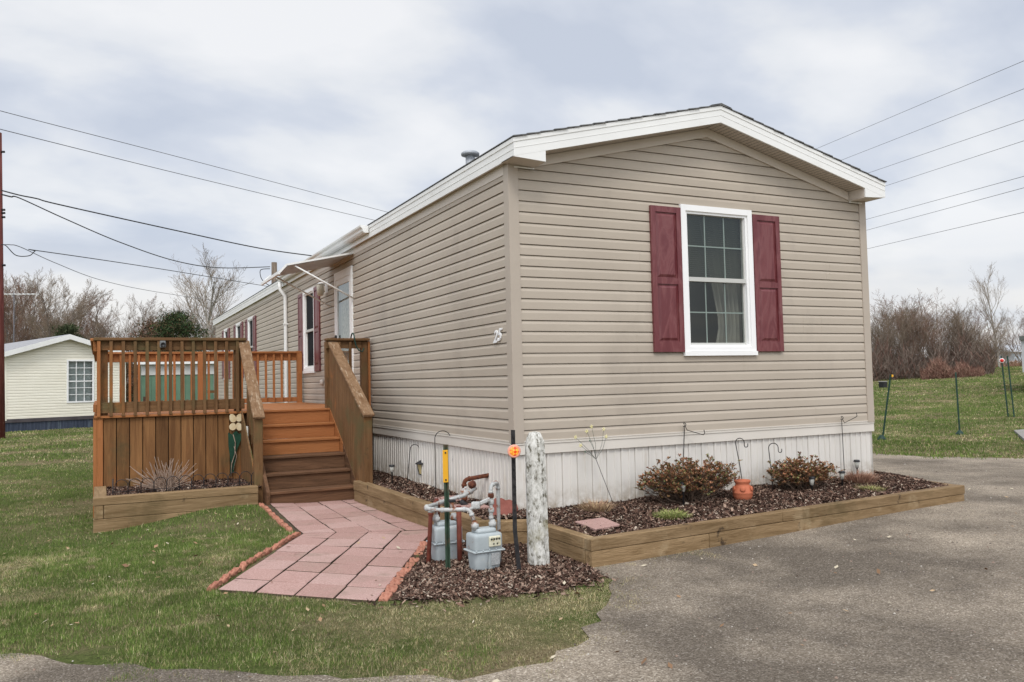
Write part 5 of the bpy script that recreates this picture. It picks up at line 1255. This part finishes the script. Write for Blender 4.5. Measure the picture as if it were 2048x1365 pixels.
def scrub(name, px0, px1, d0, d1, h, n, cols, label, seed, w=.02):
    R = np.random.default_rng(seed); px = R.uniform(px0, px1, n); dd = R.uniform(d0, d1, n)
    P = np.array([tuple(far(float(a), float(b))) for a, b in zip(px, dd)]); hh = h * (.45 + .55 * np.abs(np.sin(px * .021 + seed) * np.cos(px * .057))) * R.uniform(.3, 1, n); z0 = R.uniform(0, .75, n) * hh
    a = R.normal(0, .55, (n, 2)); d = np.stack([a[:, 0], a[:, 1], np.ones(n)], 1); d /= np.linalg.norm(d, axis=1)[:, None]; L = hh * R.uniform(.15, .45, n); P[:, 2] += z0 - .1
    s = np.cross(d, R.normal(0, 1, (n, 3))); s /= np.linalg.norm(s, axis=1)[:, None]; s *= w / 2
    e = P + d * L[:, None]; V = np.stack([P - s, P + s, e + s * .3, e - s * .3], 1).reshape(-1, 3); T = np.array(cols)[R.integers(0, len(cols), n)] * R.uniform(.7, 1.25, (n, 1))
    raw_mesh(name, V, None, np.repeat(T, 4, 0), strawm, 4, kind='stuff', label=label, cat='undergrowth')
BR = [(.17, .13, .105), (.21, .165, .135), (.13, .10, .08)]
scrub('far_woods', -160, 640, 92, 110, 11, 90000, BR, 'grey-brown tangle of distant woods behind the left trees', 1, .05)
scrub('thicket_undergrowth', 1715, 1985, 47, 56, 3.4, 22000, BR + [(.16, .09, .07)], 'dense dark brown undergrowth at the foot of the right thicket', 2, .03)
scrub('brambles', 1840, 1965, 45.5, 47.5, 1.5, 9000, [(.22, .12, .09), (.30, .19, .14), (.16, .08, .06)], 'reddish brown brambles before the right thicket', 3, .025)
scrub('dry_field_grass', 1960, 2200, 60, 75, 1.2, 9000, [(.26, .15, .10), (.34, .22, .15)], 'band of tall rusty dry grass at the far right', 4, .05)
scrub('far_woods', 1690, 2300, 130, 150, 4.5, 12000, [(.20, .17, .16), (.26, .23, .22)], 'pale distant woods behind the right thicket', 5, .1)
# ------------------------------------------------------------------ neighbouring homes
creamv = mk('cream_vinyl', [(.78, .745, .63), (.84, .81, .70)], 1.2, rough=.55)
navym = mk('dark_blue_skirting', [(.035, .045, .07), (.06, .075, .11)], 3, (4, 4, .4), .5, overlay=[((.18, .23, .26), 1.6, .56, .66, (1.6, 1.6, .15))])
def cream_home():
    c0 = Vector((-6.48, 27.9, 0)); ax = Vector((.937, .35, 0)).normalized(); bk = Vector((-.35, .937, 0)).normalized(); Wd, Ln = 4.25, 15; zb, ze, zp = -.42, 1.93, 2.56
    T = thing('cream_mobile_home', 'cream-sided mobile home with a dark blue skirt beyond the lawn on the left', 'mobile home', (c0.x, c0.y, -1))
    P1 = lambda s, z, d: tuple(c0 + ax * s - bk * d + Vector((0, 0, z))); P2 = lambda s, z, d: tuple(c0 + bk * s - ax * d + Vector((0, 0, z))); P3 = lambda s, z, d: tuple(c0 + ax * (Wd + d) + bk * s + Vector((0, 0, z)))
    w0, w1, v0, v1 = 2.16, 3.02, .15, 1.66
    def sp_(z):
        if z < ze - .02: return (0, Wd)
        h = max(.02, (zp - z) / ((zp - ze) / (Wd / 2))); return (Wd / 2 - min(h, Wd / 2), Wd / 2 + min(h, Wd / 2))
    m = MB(); siding_wall(m, P1, zb, zp - .03, sp_, [(w0, w1, v0, v1)], creamv, .02); siding_wall(m, P2, zb, ze, lambda z: (0, Ln), [], creamv, .02); siding_wall(m, P3, zb, ze, lambda z: (0, Ln), [], creamv, .02)
    m.add([P1(s, z, -Ln) for s, z in ((0, -1), (Wd, -1), (Wd, ze), (Wd / 2, zp), (0, ze))], [(0, 1, 2, 3, 4)], creamv); m.build('wall', T)
    m = MB(); m.add([P1(w0 - .1, v0 - .1, -.5), P1(w1 + .1, v0 - .1, -.5), P1(w1 + .1, v1 + .1, -.5), P1(w0 - .1, v1 + .1, -.5)], [(0, 1, 2, 3)], inn); m.build('inner_room', T)
    def slab(m, P, a, b, c, e, d0, d1, mat):
        v = [P(s, z, dd) for s in (a, b) for dd in (d0, d1) for z in (c, e)]; m.add(v, [(0, 1, 3, 2), (4, 6, 7, 5), (0, 4, 5, 1), (2, 3, 7, 6), (0, 2, 6, 4), (1, 5, 7, 3)], mat)
    for s in (0, Wd): m = MB(); slab(m, P1, s - .02 if s == 0 else s - .1, s + .1 if s == 0 else s + .02, zb - .05, ze, .005, .035, creamv); m.build('corner_trim', T)
    m = MB(); s = 0
    while s < Wd:
        slab(m, P1, s, s + .055, -1.15, zb - .12, -.03, -.004, navym); slab(m, P1, s + .055, s + .11, -1.15, zb - .12, -.03, -.02, navym); s += .11
    slab(m, P2, 0, Ln, -1.15, zb - .1, -.03, -.01, navym); slab(m, P3, 0, Ln, -1.15, zb - .1, -.03, -.01, navym); m.build('skirting', T)
    m = MB(); slab(m, P1, -.02, Wd + .02, zb - .13, zb, -.01, .03, mk('dark_band', [(.06, .05, .055), (.09, .08, .085)], 3)); m.build('skirt_band', T)
    m = MB()
    for (qa, qb) in ((-.25, Wd / 2), (Wd / 2, Wd + .25)):
        za = ze - .05 if qa < 0 else zp + .06; zbb = zp + .06 if qa < 0 else ze - .05
        v = [P1(qa, za, .25), P1(qb, zbb, .25), P1(qb, zbb, -Ln), P1(qa, za, -Ln), P1(qa, za + .05, .25), P1(qb, zbb + .05, .25), P1(qb, zbb + .05, -Ln), P1(qa, za + .05, -Ln)]
        m.add(v, [(0, 1, 2, 3), (4, 5, 6, 7), (0, 1, 5, 4), (2, 3, 7, 6)], shingp)
    m.build('roof', T); m = MB()
    for (qa, qb) in ((-.25, Wd / 2), (Wd / 2, Wd + .25)):
        za = ze - .05 if qa < 0 else zp + .06; zbb = zp + .06 if qa < 0 else ze - .05
        v = [P1(s, z, d) for s, z0 in ((qa, za), (qb, zbb)) for z in (z0 - .14, z0 + .045) for d in (.255, .30)]; m.add(v, [(0, 1, 3, 2), (4, 6, 7, 5), (0, 4, 5, 1), (2, 3, 7, 6), (0, 2, 6, 4), (1, 5, 7, 3)], white)
    m.build('fascia', T)
    m = MB(); t = .06
    for q in ((w0 - t, w0, v0 - t, v1 + t), (w1, w1 + t, v0 - t, v1 + t), (w0, w1, v1, v1 + t), (w0, w1, v0 - t, v0)): slab(m, P1, *q, -.02, .05, vinylw)
    wn = m.build('window', T); m = MB()
    slab(m, P1, w0, w1, (v0 + v1) / 2 - .02, (v0 + v1) / 2 + .02, -.02, .02, vinylw)
    for k in (1, 2): slab(m, P1, w0 + (w1 - w0) * k / 3 - .011, w0 + (w1 - w0) * k / 3 + .011, v0, v1, -.019, .012, vinylw)
    for k in (1, 2, 4, 5): z = v0 + (v1 - v0) * k / 6; slab(m, P1, w0, w1, z - .010, z + .010, -.018, .011, vinylw)
    m.build('grille', wn); m = MB(); m.add([P1(w0, v0, -.03), P1(w1, v0, -.03), P1(w1, v1, -.03), P1(w0, v1, -.03)], [(0, 1, 2, 3)], glass()); m.build('pane', wn)
    m = MB(); slab(m, P1, w0, w1, v0, v1, -.12, -.11, mk('grey_drape', [(.40, .42, .44), (.52, .54, .56)], 4, rough=1)); m.build('curtain', wn)
cream_home()
def green_trailer():
    T = thing('green_trailer', 'green trailer with a white roof edge and white lower siding seen through the deck rails', 'mobile home', (-1.5, 33, -1))
    gm = mk('green_siding', [(.095, .175, .115), (.125, .215, .145)], 2, rough=.6); x0, x1, y0, y1 = -1.75, 6.5, 33, 37
    m = MB(); s = x0
    while s < x1: m.box(s, s + .195, y0, y0 + .05, -.10, 1.15, gm, .006); s += .2
    m.box(x0, x1, y0 + .051, y1, -1.1, 1.75, gm); m.build('wall', T)
    m = MB(); z = -.9
    while z < -.11: m.box(x0 - .01, x1, y0 - .03, y0 + .04, z, z + .095, vinylw, .01); z += .1
    m.box(x0 - .012, x1, y0 - .04, y0 + .05, 1.151, 1.62, mk('off_white_panel', [(.50, .50, .48), (.58, .58, .56)], 1.5)); m.build('lower_siding', T)
    m = MB(); m.box(x0 - .2, x1, y0 - .25, y1 + .2, 1.751, 1.82, white); m.box(x0 - .2, x1, y0 - .26, y0 - .2505, 1.62, 1.83, white); m.build('roof', T)
    m = MB(); m.box(1.25, 1.95, y0 - .05, y0 - .005, .05, 1.35, vinylw); w = m.build('window', T); m = MB(); m.box(1.37, 1.83, y0 - .06, y0 - .0505, .15, 1.25, mk('dark_pane', [(.02, .02, .025)], rough=.1)); m.build('pane', w)
    m = MB(); m.box(.9, 2.4, y0 - .6, y0 - .5, .30, .42, worn(0)); m.box(2.4, 3.1, y0 - .8, y0 - .3, -1, .6, worn(0)); m.build('step_rail', T)
    F2 = thing('brown_fence', 'low dark brown picket fence in front of the green trailer', 'fence', (-1.5, 31.5, -1)); x = -1.75
    while x < .1: m = MB(); m.box(x, x + .09, 31.5, 31.53, -1.05, .05 + .18 * (x < -1.6), mk('dark_brown_picket', [(.06, .03, .02), (.10, .05, .035)], 9), .004); m.build('picket', F2); x += .17
    m = MB(); m.box(-1.75, .1, 31.531, 31.57, -.1, -.02, MATS['dark_brown_picket']); m.build('rail', F2)
green_trailer()
def grey_trailer():
    c = far(2043, 31); c.z = 0; ax = Vector((.50, -.866, 0)).normalized(); bk = Vector((.866, .50, 0)).normalized(); zg = g(c.x, c.y)
    T = thing('grey_trailer', 'corner of a pale grey trailer with a dark skirt at the right edge', 'mobile home', (c.x, c.y, zg))
    def bx(m, a0, a1, b0, b1, z0, z1, mat):
        v = [c + ax * a + bk * b + Vector((0, 0, z)) for a in (a0, a1) for b in (b0, b1) for z in (z0, z1)]; m.add(v, [(0, 1, 3, 2), (4, 6, 7, 5), (0, 4, 5, 1), (2, 3, 7, 6), (0, 2, 6, 4), (1, 5, 7, 3)], mat)
    gm = mk('pale_grey_siding', [(.36, .37, .38), (.44, .45, .46)], 2); m = MB(); bx(m, 0, 6, 0, 4, zg + .75, zg + 1.95, gm); m.build('wall', T)
    m = MB(); bx(m, .15, 6, .1, 3.9, zg - .1, zg + .749, mk('charcoal_skirt', [(.07, .075, .09), (.10, .105, .12)], 4)); m.build('skirting', T)
    m = MB(); bx(m, -.05, 6.1, -.12, 4.2, zg + 1.951, zg + 2.10, mk('dark_eave', [(.10, .11, .10)], 2)); m.build('roof', T)
grey_trailer()
fp = far(2030, 120); T = thing('farm_building', 'low pale blue-grey farm building far off at the right edge', 'building', fp)
m = MB(); m.box(fp.x - 5, fp.x + 8, fp.y - 3, fp.y + 5, fp.z - 2, fp.z + 2.2, mk('pale_metal_wall', [(.38, .42, .47), (.48, .52, .57)], 1)); m.build('wall', T)
m = MB(); m.prism([(fp.y - 3.4, fp.z + 2.2), (fp.y + 1, fp.z + 3.4), (fp.y + 5.4, fp.z + 2.2)], fp.x - 5.4, fp.x + 8.4, 0, mk('pale_metal_roof', [(.55, .58, .62)], 1)); m.build('roof', T)
# ------------------------------------------------------------------ stakes in the field
def stake(b, top, label, foot=True):
    b = Vector((b[0], b[1], g(b[0], b[1]))); top = Vector((top[0], top[1], b.z + top[2])); t = thing('marker_stake', label, 'marker stake', b)
    m = MB(); m.beam(b - Vector((0, 0, .1)), top, .035, .012, darkgreen, .002, up=(.5, .8, 0)); m.build('post', t)
    if foot: m = MB(); m.lathe([(.09, -.02), (.085, .03), (.04, .09), (.03, .10)], b, darkgreen, 10); m.build('base_clamp', t)
    return t, top
t, tp = stake((11.53, 5.61), (11.66, 5.42, 1.38), 'leaning dark green stake nearest the right corner of the home')
m = MB(); m.box(tp.x + .01, tp.x + .05, tp.y - .03, tp.y + .0, tp.z - .05, tp.z, yellowm, .004); m.build('flag', t)
stake((13.85, 5.45), (13.82, 5.46, 1.40), 'upright dark green stake standing alone in the field on the right')
stake((18.19, 6.96), (18.12, 7.02, 1.62), 'right stake of the close pair near the grey trailer', False)
t, tp = stake((18.13, 7.08), (18.04, 7.14, 1.62), 'left stake of the close pair, with a red reflector', False)
m = MB(); rr_ = (Matrix.Rotation(-1.0, 4, 'Z') @ Matrix.Rotation(math.pi / 2, 4, 'X')).to_3x3()
m.lathe([(.060, 0), (.062, .015), (.048, .016)], tp + Vector((-.02, -.03, -.12)), vinylw, 16, rot=rr_); m.lathe([(.048, .0), (.046, .02), (0, .022)], tp + Vector((-.02, -.03, -.12)), mk('red_reflector', [(.55, .02, .02), (.7, .04, .03)], 40, rough=.2), 16, rot=rr_); m.build('reflector', t)
fb = far(1763, 40); m = MB(); m.box(fb.x - .14, fb.x + .14, fb.y - .14, fb.y + .14, fb.z - .05, fb.z + .28, blackp, .01); m.box(fb.x - .15, fb.x + .15, fb.y - .15, fb.y + .15, fb.z + .2805, fb.z + .31, mk('grey_lid', [(.3, .3, .3)]), .01)
m.build('utility_box', loc=fb, label='small black utility box in the grass just right of the home', cat='utility box')
# concrete pad at far right
m = MB(); q = [(11.3, 2.2), (14, .6), (18.0, 4.2), (15.0, 4.95)]; m.add([(x, y, g(x, y) + .03) for x, y in q] + [(x, y, g(x, y) - .05) for x, y in q], [(0, 1, 2, 3), (0, 1, 5, 4), (1, 2, 6, 5), (2, 3, 7, 6), (3, 0, 4, 7)], mk('concrete', [(.22, .21, .19), (.29, .27, .25)], 6, rough=.95)); m.build('pavement', kind='structure')
# ------------------------------------------------------------------ utility poles and wires
def pole(base, h, r, label, mat, lean=(0, 0)):
    base = Vector(base); t = thing('utility_pole', label, 'utility pole', base); m = MB()
    m.tube([base - Vector((0, 0, .3)), base + Vector((lean[0] * .5, lean[1] * .5, h * .5)), base + Vector((lean[0], lean[1], h))], [r * 1.25, r * 1.05, r * .85], mat, 12); m.build('pole', t); return t
redpole = mk('red_brown_pole', [(.10, .028, .024), (.19, .055, .045)], 4, (3, 3, .4), .9, bump=.4)
pb = far(0, 25.6); pl_ = pole(pb, 9.5, .13, 'red-brown wooden utility pole at the left edge of the photo', redpole, (-.10, 0))
m = MB(); pt_ = lambda z: Vector((pb.x - .10 * z / 9.5, pb.y, pb.z + z))
for z in (8.9, 7.08, 6.98, 6.85, 5.35): m.tube([pt_(z) + CR * .11, pt_(z) + CR * .21], .035, blackp, 8)
m.build('insulator', pl_)
p2 = far(550, 44); p2.z = -1; greyw = mk('weathered_pole', [(.10, .075, .055), (.19, .15, .115)], 5, (3, 3, .4), .95, bump=.4); pole(p2, 8.12, .17, 'cut-off grey wooden pole rising behind the far part of the home', greyw)
def at(px, py, depth): return CC + ray(px, py) * depth
def wire(pts, r, label, n=14, group=None, mat=blackp):
    m = MB(); P = [Vector(p) for p in pts]; out = []
    for i in range(len(P) - 1):      # catmull-rom through the measured points
        a = P[max(0, i - 1)]; b = P[i]; c = P[i + 1]; d = P[min(len(P) - 1, i + 2)]
        for k in range(n): t = k / n; out.append(.5 * ((2 * b) + (c - a) * t + (2 * a - 5 * b + 4 * c - d) * t * t + (3 * b - a - 3 * c + d) * t ** 3))
    out.append(P[-1]); m.tube(out, r, mat, 4, True); o = m.build('power_line', loc=P[0]); o['label'] = label; o['category'] = 'wire'
    if group: o['group'] = group
wm = mk('grey_wire', [(.10, .10, .11)], rough=.5)
wire([at(-60, 202, 26), at(0, 222, 26), at(386, 322, 34), at(772, 424, 46), at(900, 458, 50)], .011, 'topmost thin wire at the left, running behind the roof of the home', mat=wm)
wire([at(-3, 257, 25.6), at(5, 260, 25.6), at(375, 352, 34), at(745, 440, 46), at(860, 466, 50)], .012, 'second thin wire from the pole top to behind the roof of the home', mat=wm)
wire([at(2, 381, 25.6), at(40, 391, 25.6), at(75, 398, 25.8), at(120, 410, 26), at(350, 461, 29), at(520, 497, 31), at(640, 514, 32.5)], .020, 'thick service cable from the pole to the roof near the awning')
wire([at(2, 389, 25.6), at(22, 394, 25.6), at(40, 397, 25.8), at(130, 438, 27), at(240, 485, 30), at(350, 522, 34), at(440, 536, 38), at(540, 534, 43.8)], .022, 'thick sagging cable from the pole to the cut-off wooden pole')
wire([at(2, 490, 25.6), at(12, 492, 25.6), at(32, 511, 25.7), at(58, 512, 25.9), at(70, 503, 26), at(80, 502.5, 26.1), at(300, 535, 32), at(540, 574, 44)], .014, 'thin looping cable leaving the pole at half height')
wire([at(2, 490, 25.6), at(20, 490, 25.7), at(42, 495, 26), at(110, 526, 29), at(200, 560, 36), at(300, 582, 46), at(430, 602, 60)], .012, 'lowest faint cable dropping behind the bare trees', mat=wm)
wire([at(540, 538, 43.6), at(522, 540, 43.4), at(521, 552, 43.3), at(526, 562, 43.4), at(536, 570, 43.6), at(546, 574, 43.8)], .02, 'loose loop of cable hanging at the cut-off wooden pole')
m = MB(); apx = far(1, 24.9)
sv = [(1635, 297, 2048, 122), (1685, 320, 2048, 178), (1735, 347, 2048, 240), (1772, 372, 2048, 282), (1730, 440, 2048, 353), (1733, 461, 2048, 376), (1735, 498, 2048, 425)]
nm = ['topmost', 'second from the top', 'third from the top', 'fourth from the top', 'third from the bottom', 'second from the bottom', 'lowest']
for (x0, y0, x1, y1), k in zip(sv, nm):
    s = (y1 - y0) / (x1 - x0); X0 = x0 - 120; X1 = 2160
    P = [at(X, y0 + s * (X - x0) + 5 * ((X - X0) * (X1 - X)) / ((X1 - X0) / 2) ** 2 * 0, 62 - 34 * (X - X0) / (X1 - X0)) for X in (X0, (X0 + X1) / 2, X1)]
    wire(P, .011, '%s of the seven parallel wires crossing the sky on the right' % k, group='parallel wires in the sky on the right', mat=wm)
# tv aerial behind the cream home
ae = far(28, 46); m = MB(); b = at(28, 589, 46); m.tube([ae, b + Vector((0, 0, .1))], .03, wm, 6); m.tube([b - CR * .9, b + CR * 1.3], .02, vinylw, 5)
for i in range(9): c_ = b + CR * (-.8 + i * .25); m.tube([c_ - Vector((.3, .9, 0)) * .5, c_ + Vector((.3, .9, 0)) * .5], .012, vinylw, 4)
m.build('tv_aerial', loc=ae, label='white television aerial on a thin mast behind the cream home', cat='aerial')
# ------------------------------------------------------------------ grass
def grass():
    R = np.random.default_rng(12); V = []; T = []
    exc = [BED1, BED2, [(-.6, 4.3), (-3.47, 4.3), (-3.47, 8.8), (-.6, 8.8)], [(-3.47, 3.1), (-1.62, 3.1), (-1.62, 4.5), (-3.47, 4.5)], [(-1.66, 3.05), (-.5, 3.05), (-.5, 4.4), (-1.66, 4.4)]]
    soft = [ISLE, [(-2.70, -.68), (-1.78, -1.56), (-.55, .7), (-.52, 3.15), (-1.75, 3.15), (-1.72, 1.25)]]
    def vn(x, y, s, seed):      # value noise
        x = x * s; y = y * s; xi = np.floor(x).astype(int); yi = np.floor(y).astype(int); fx = x - xi; fy = y - yi; fx = fx * fx * (3 - 2 * fx); fy = fy * fy * (3 - 2 * fy)
        def h(a, b): v = np.sin(a * 127.1 + b * 311.7 + seed * 17.3) * 43758.5453; return v - np.floor(v)
        return (h(xi, yi) * (1 - fx) + h(xi + 1, yi) * fx) * (1 - fy) + (h(xi, yi + 1) * (1 - fx) + h(xi + 1, yi + 1) * fx) * fy
    def insv(poly, x, y):
        c = np.zeros(len(x), bool); j = len(poly) - 1
        for i in range(len(poly)):
            xi, yi = poly[i][:2]; xj, yj = poly[j][:2]; k = ((yi > y) != (yj > y)) & (x < (xj - xi) * (y - yi) / (yj - yi + 1e-12) + xi); c ^= k; j = i
        return c
    def gv(x, y): return np.array([g(a, b) for a, b in zip(x, y)])
    def field(xr, yr, n, h, w, dist, dead=0.0, keep=None):
        x = R.uniform(*xr, n); y = R.uniform(*yr, n); d = (x - CC.x) * CW.x + (y - CC.y) * CW.y; k = (d > dist[0]) & (d <= dist[1])
        sx = ((x - CC.x) * CR.x + (y - CC.y) * CR.y) / np.maximum(d, .1); k &= (np.abs(sx) < .66)
        nb = vn(x, y, 9, 3) * .5 + vn(x, y, 23, 5) * .5
        x2 = x + (nb - .5) * .40 + (vn(x, y, 2.6, 31) - .5) * .7 + R.normal(0, .06, n); y2 = y + (vn(x, y, 14, 8) - .5) * .35 + (vn(x, y, 3.1, 33) - .5) * .7 + R.normal(0, .06, n)
        x2 += np.where(x > 6, .08, -.09); y2 += np.where(x > 6, .08, .13)      # blades spill a little onto the drive
        k &= ~insv(DRIVE, x2, y2)
        for e in exc: k &= ~insv(e, x, y)
        for i, e in enumerate(soft): k &= ~insv(e, x + ((nb - .5) * .9 + R.normal(0, .06, n)) * (i == 0), y + ((vn(x, y, 5, 41) - .5) * .8 + R.normal(0, .06, n)) * (i == 0))
        k &= ~((x > 0) & (x < 4.64) & (y > 0) & (y < 22))
        x = x[k]; y = y[k]; m = len(x); z = gv(x, y)
        big = .5 * vn(x, y, .7, 1) + .3 * vn(x, y, 1.9, 2) + .2 * vn(x, y, 5.5, 4)
        near = np.clip((1.0 - y) / 3.6, 0, 1) * np.clip(.75 + (x + 3) * .25, .5, 1.25)              # the lawn is drier towards the drive
        st = np.clip((big - .50 + .24 * near + dead) * 5, 0, 1); bare = vn(x, y, 4.3, 51) * .6 + vn(x, y, 11, 52) * .4; st = np.clip(st + np.clip((bare - .68) * 6, 0, .8), 0, 1)
        ht = h * R.uniform(.4, 1.15, m) * (1 - .40 * st) * (.5 + .5 * vn(x, y, 3.3, 6) + .6 * vn(x, y, 13, 63))
        a = R.uniform(0, 6.283, m); l = np.abs(R.normal(.35, .35, m)) + .6 * st * R.uniform(0, 1, m); dd = np.stack([np.cos(a) * np.sin(l), np.sin(a) * np.sin(l), np.cos(l)], 1)
        b = R.uniform(0, 6.283, m); s = np.stack([np.cos(b), np.sin(b), np.zeros(m)], 1) * w * R.uniform(.6, 1.2, (m, 1))
        p = np.stack([x, y, z - .004], 1); e = p + dd * ht[:, None]; e[:, 2] = np.maximum(e[:, 2], z + .004)
        V.append(np.stack([p - s, p + s, e], 1).reshape(-1, 3))
        gc = np.array([(.100, .158, .030), (.135, .190, .045), (.070, .120, .025), (.175, .220, .065)])[R.integers(0, 4, m)]; sc = np.array([(.44, .37, .20), (.34, .27, .145), (.52, .46, .28), (.28, .22, .13)])[R.integers(0, 4, m)]
        sel = (R.random(m) < (st * .66 + .09 + .14 * near))[:, None]; t = np.where(sel, sc, gc) * R.uniform(.7, 1.25, (m, 1)) * ((.62 + .5 * vn(x, y, .9, 61) + .3 * vn(x, y, 3.7, 62)) * (.55 + .9 * (.5 * vn(x, y, 13, 63) + .5 * vn(x, y, 31, 64))))[:, None]; T.append(np.repeat(t, 3, 0))
    field((-9, 1), (-3.8, 6), 2000000, .034, .0019, (2.0, 8.0))
    field((-16, 3), (-1, 16), 480000, .04, .0040, (8.0, 16))
    field((-26, 4), (8, 40), 260000, .055, .011, (16, 34))
    field((7, 30), (-2, 22), 330000, .05, .0085, (8, 30), dead=-.03)
    field((15, 62), (5, 48), 220000, .06, .02, (30, 58), dead=-.04)
    V = np.concatenate(V); T = np.concatenate(T)
    raw_mesh('grass', V, None, T, bladem, 3, kind='stuff', label='patchy green lawn grass with straw-coloured dry spots', cat='grass')
    print('blades', len(V) // 3)
grass()
# fallen leaves and twigs
def litter():
    R = np.random.default_rng(8); n = 420; x = R.uniform(-7, 6, n); y = R.uniform(-3.6, 3.5, n); ok = ~((x > -.9) & (y > -1.5) & (x < 4.8)) & ~((y > 3) & (x > -3.5)) & ~((x > -1.9) & (y > 1)); x = x[ok]; y = y[ok]; n = len(x)
    z = np.array([g(a, b) for a, b in zip(x, y)]) + R.uniform(.012, .035, n); a = R.uniform(0, 6.28, n); L = R.uniform(.010, .028, n); w = L * R.uniform(.3, .7, n)
    d = np.stack([np.cos(a), np.sin(a), R.normal(0, .3, n)], 1); s = np.stack([-np.sin(a), np.cos(a), R.normal(0, .4, n)], 1); c = np.stack([x, y, z], 1)
    V = np.stack([c - d * L[:, None], c - s * w[:, None], c + d * L[:, None], c + s * w[:, None]], 1).reshape(-1, 3)
    t = np.array([(.30, .19, .11), (.40, .29, .18), (.20, .12, .07), (.50, .44, .33)])[R.integers(0, 4, n)]
    raw_mesh('leaf_litter', V, None, np.repeat(t, 4, 0), strawm, 4, kind='stuff', label='small dry leaves scattered over the lawn and drive', cat='leaves')
litter()
# scattered pebbles on the drive
def grit():
    R = np.random.default_rng(5); n = 15000; x = R.uniform(-4, 12, n); y = R.uniform(-5, 3, n); keep = np.array([inside(DRIVE, a, b) for a, b in zip(x, y)]) & ~((y > -1.05 + .07 * x) & (x < 4.8) & (x > -.1)); x = x[keep]; y = y[keep]; n = len(x)
    z = np.array([g(a, b) for a, b in zip(x, y)]) + .008; r = R.gamma(3, .0011, n) + .0015; a = R.uniform(0, 6.28, n)
    o = [np.stack([x + r * np.cos(a + k * 1.5708) * R.uniform(.7, 1.2, n), y + r * np.sin(a + k * 1.5708), z], 1) for k in range(4)]; top = np.stack([x, y, z + r * .9], 1)
    V = np.stack([o[0], o[1], top, o[1], o[2], top, o[2], o[3], top, o[3], o[0], top], 1).reshape(-1, 3)
    c = np.array([(.30, .27, .23), (.20, .17, .145), (.11, .09, .08), (.45, .42, .37), (.26, .19, .15)])[R.choice(5, n, p=[.27, .38, .2, .04, .11])]
    raw_mesh('gravel', V, None, np.repeat(c, 12, 0), strawm, 3, kind='stuff', label='loose grit scattered over the grey-brown driveway', cat='gravel')
grit()
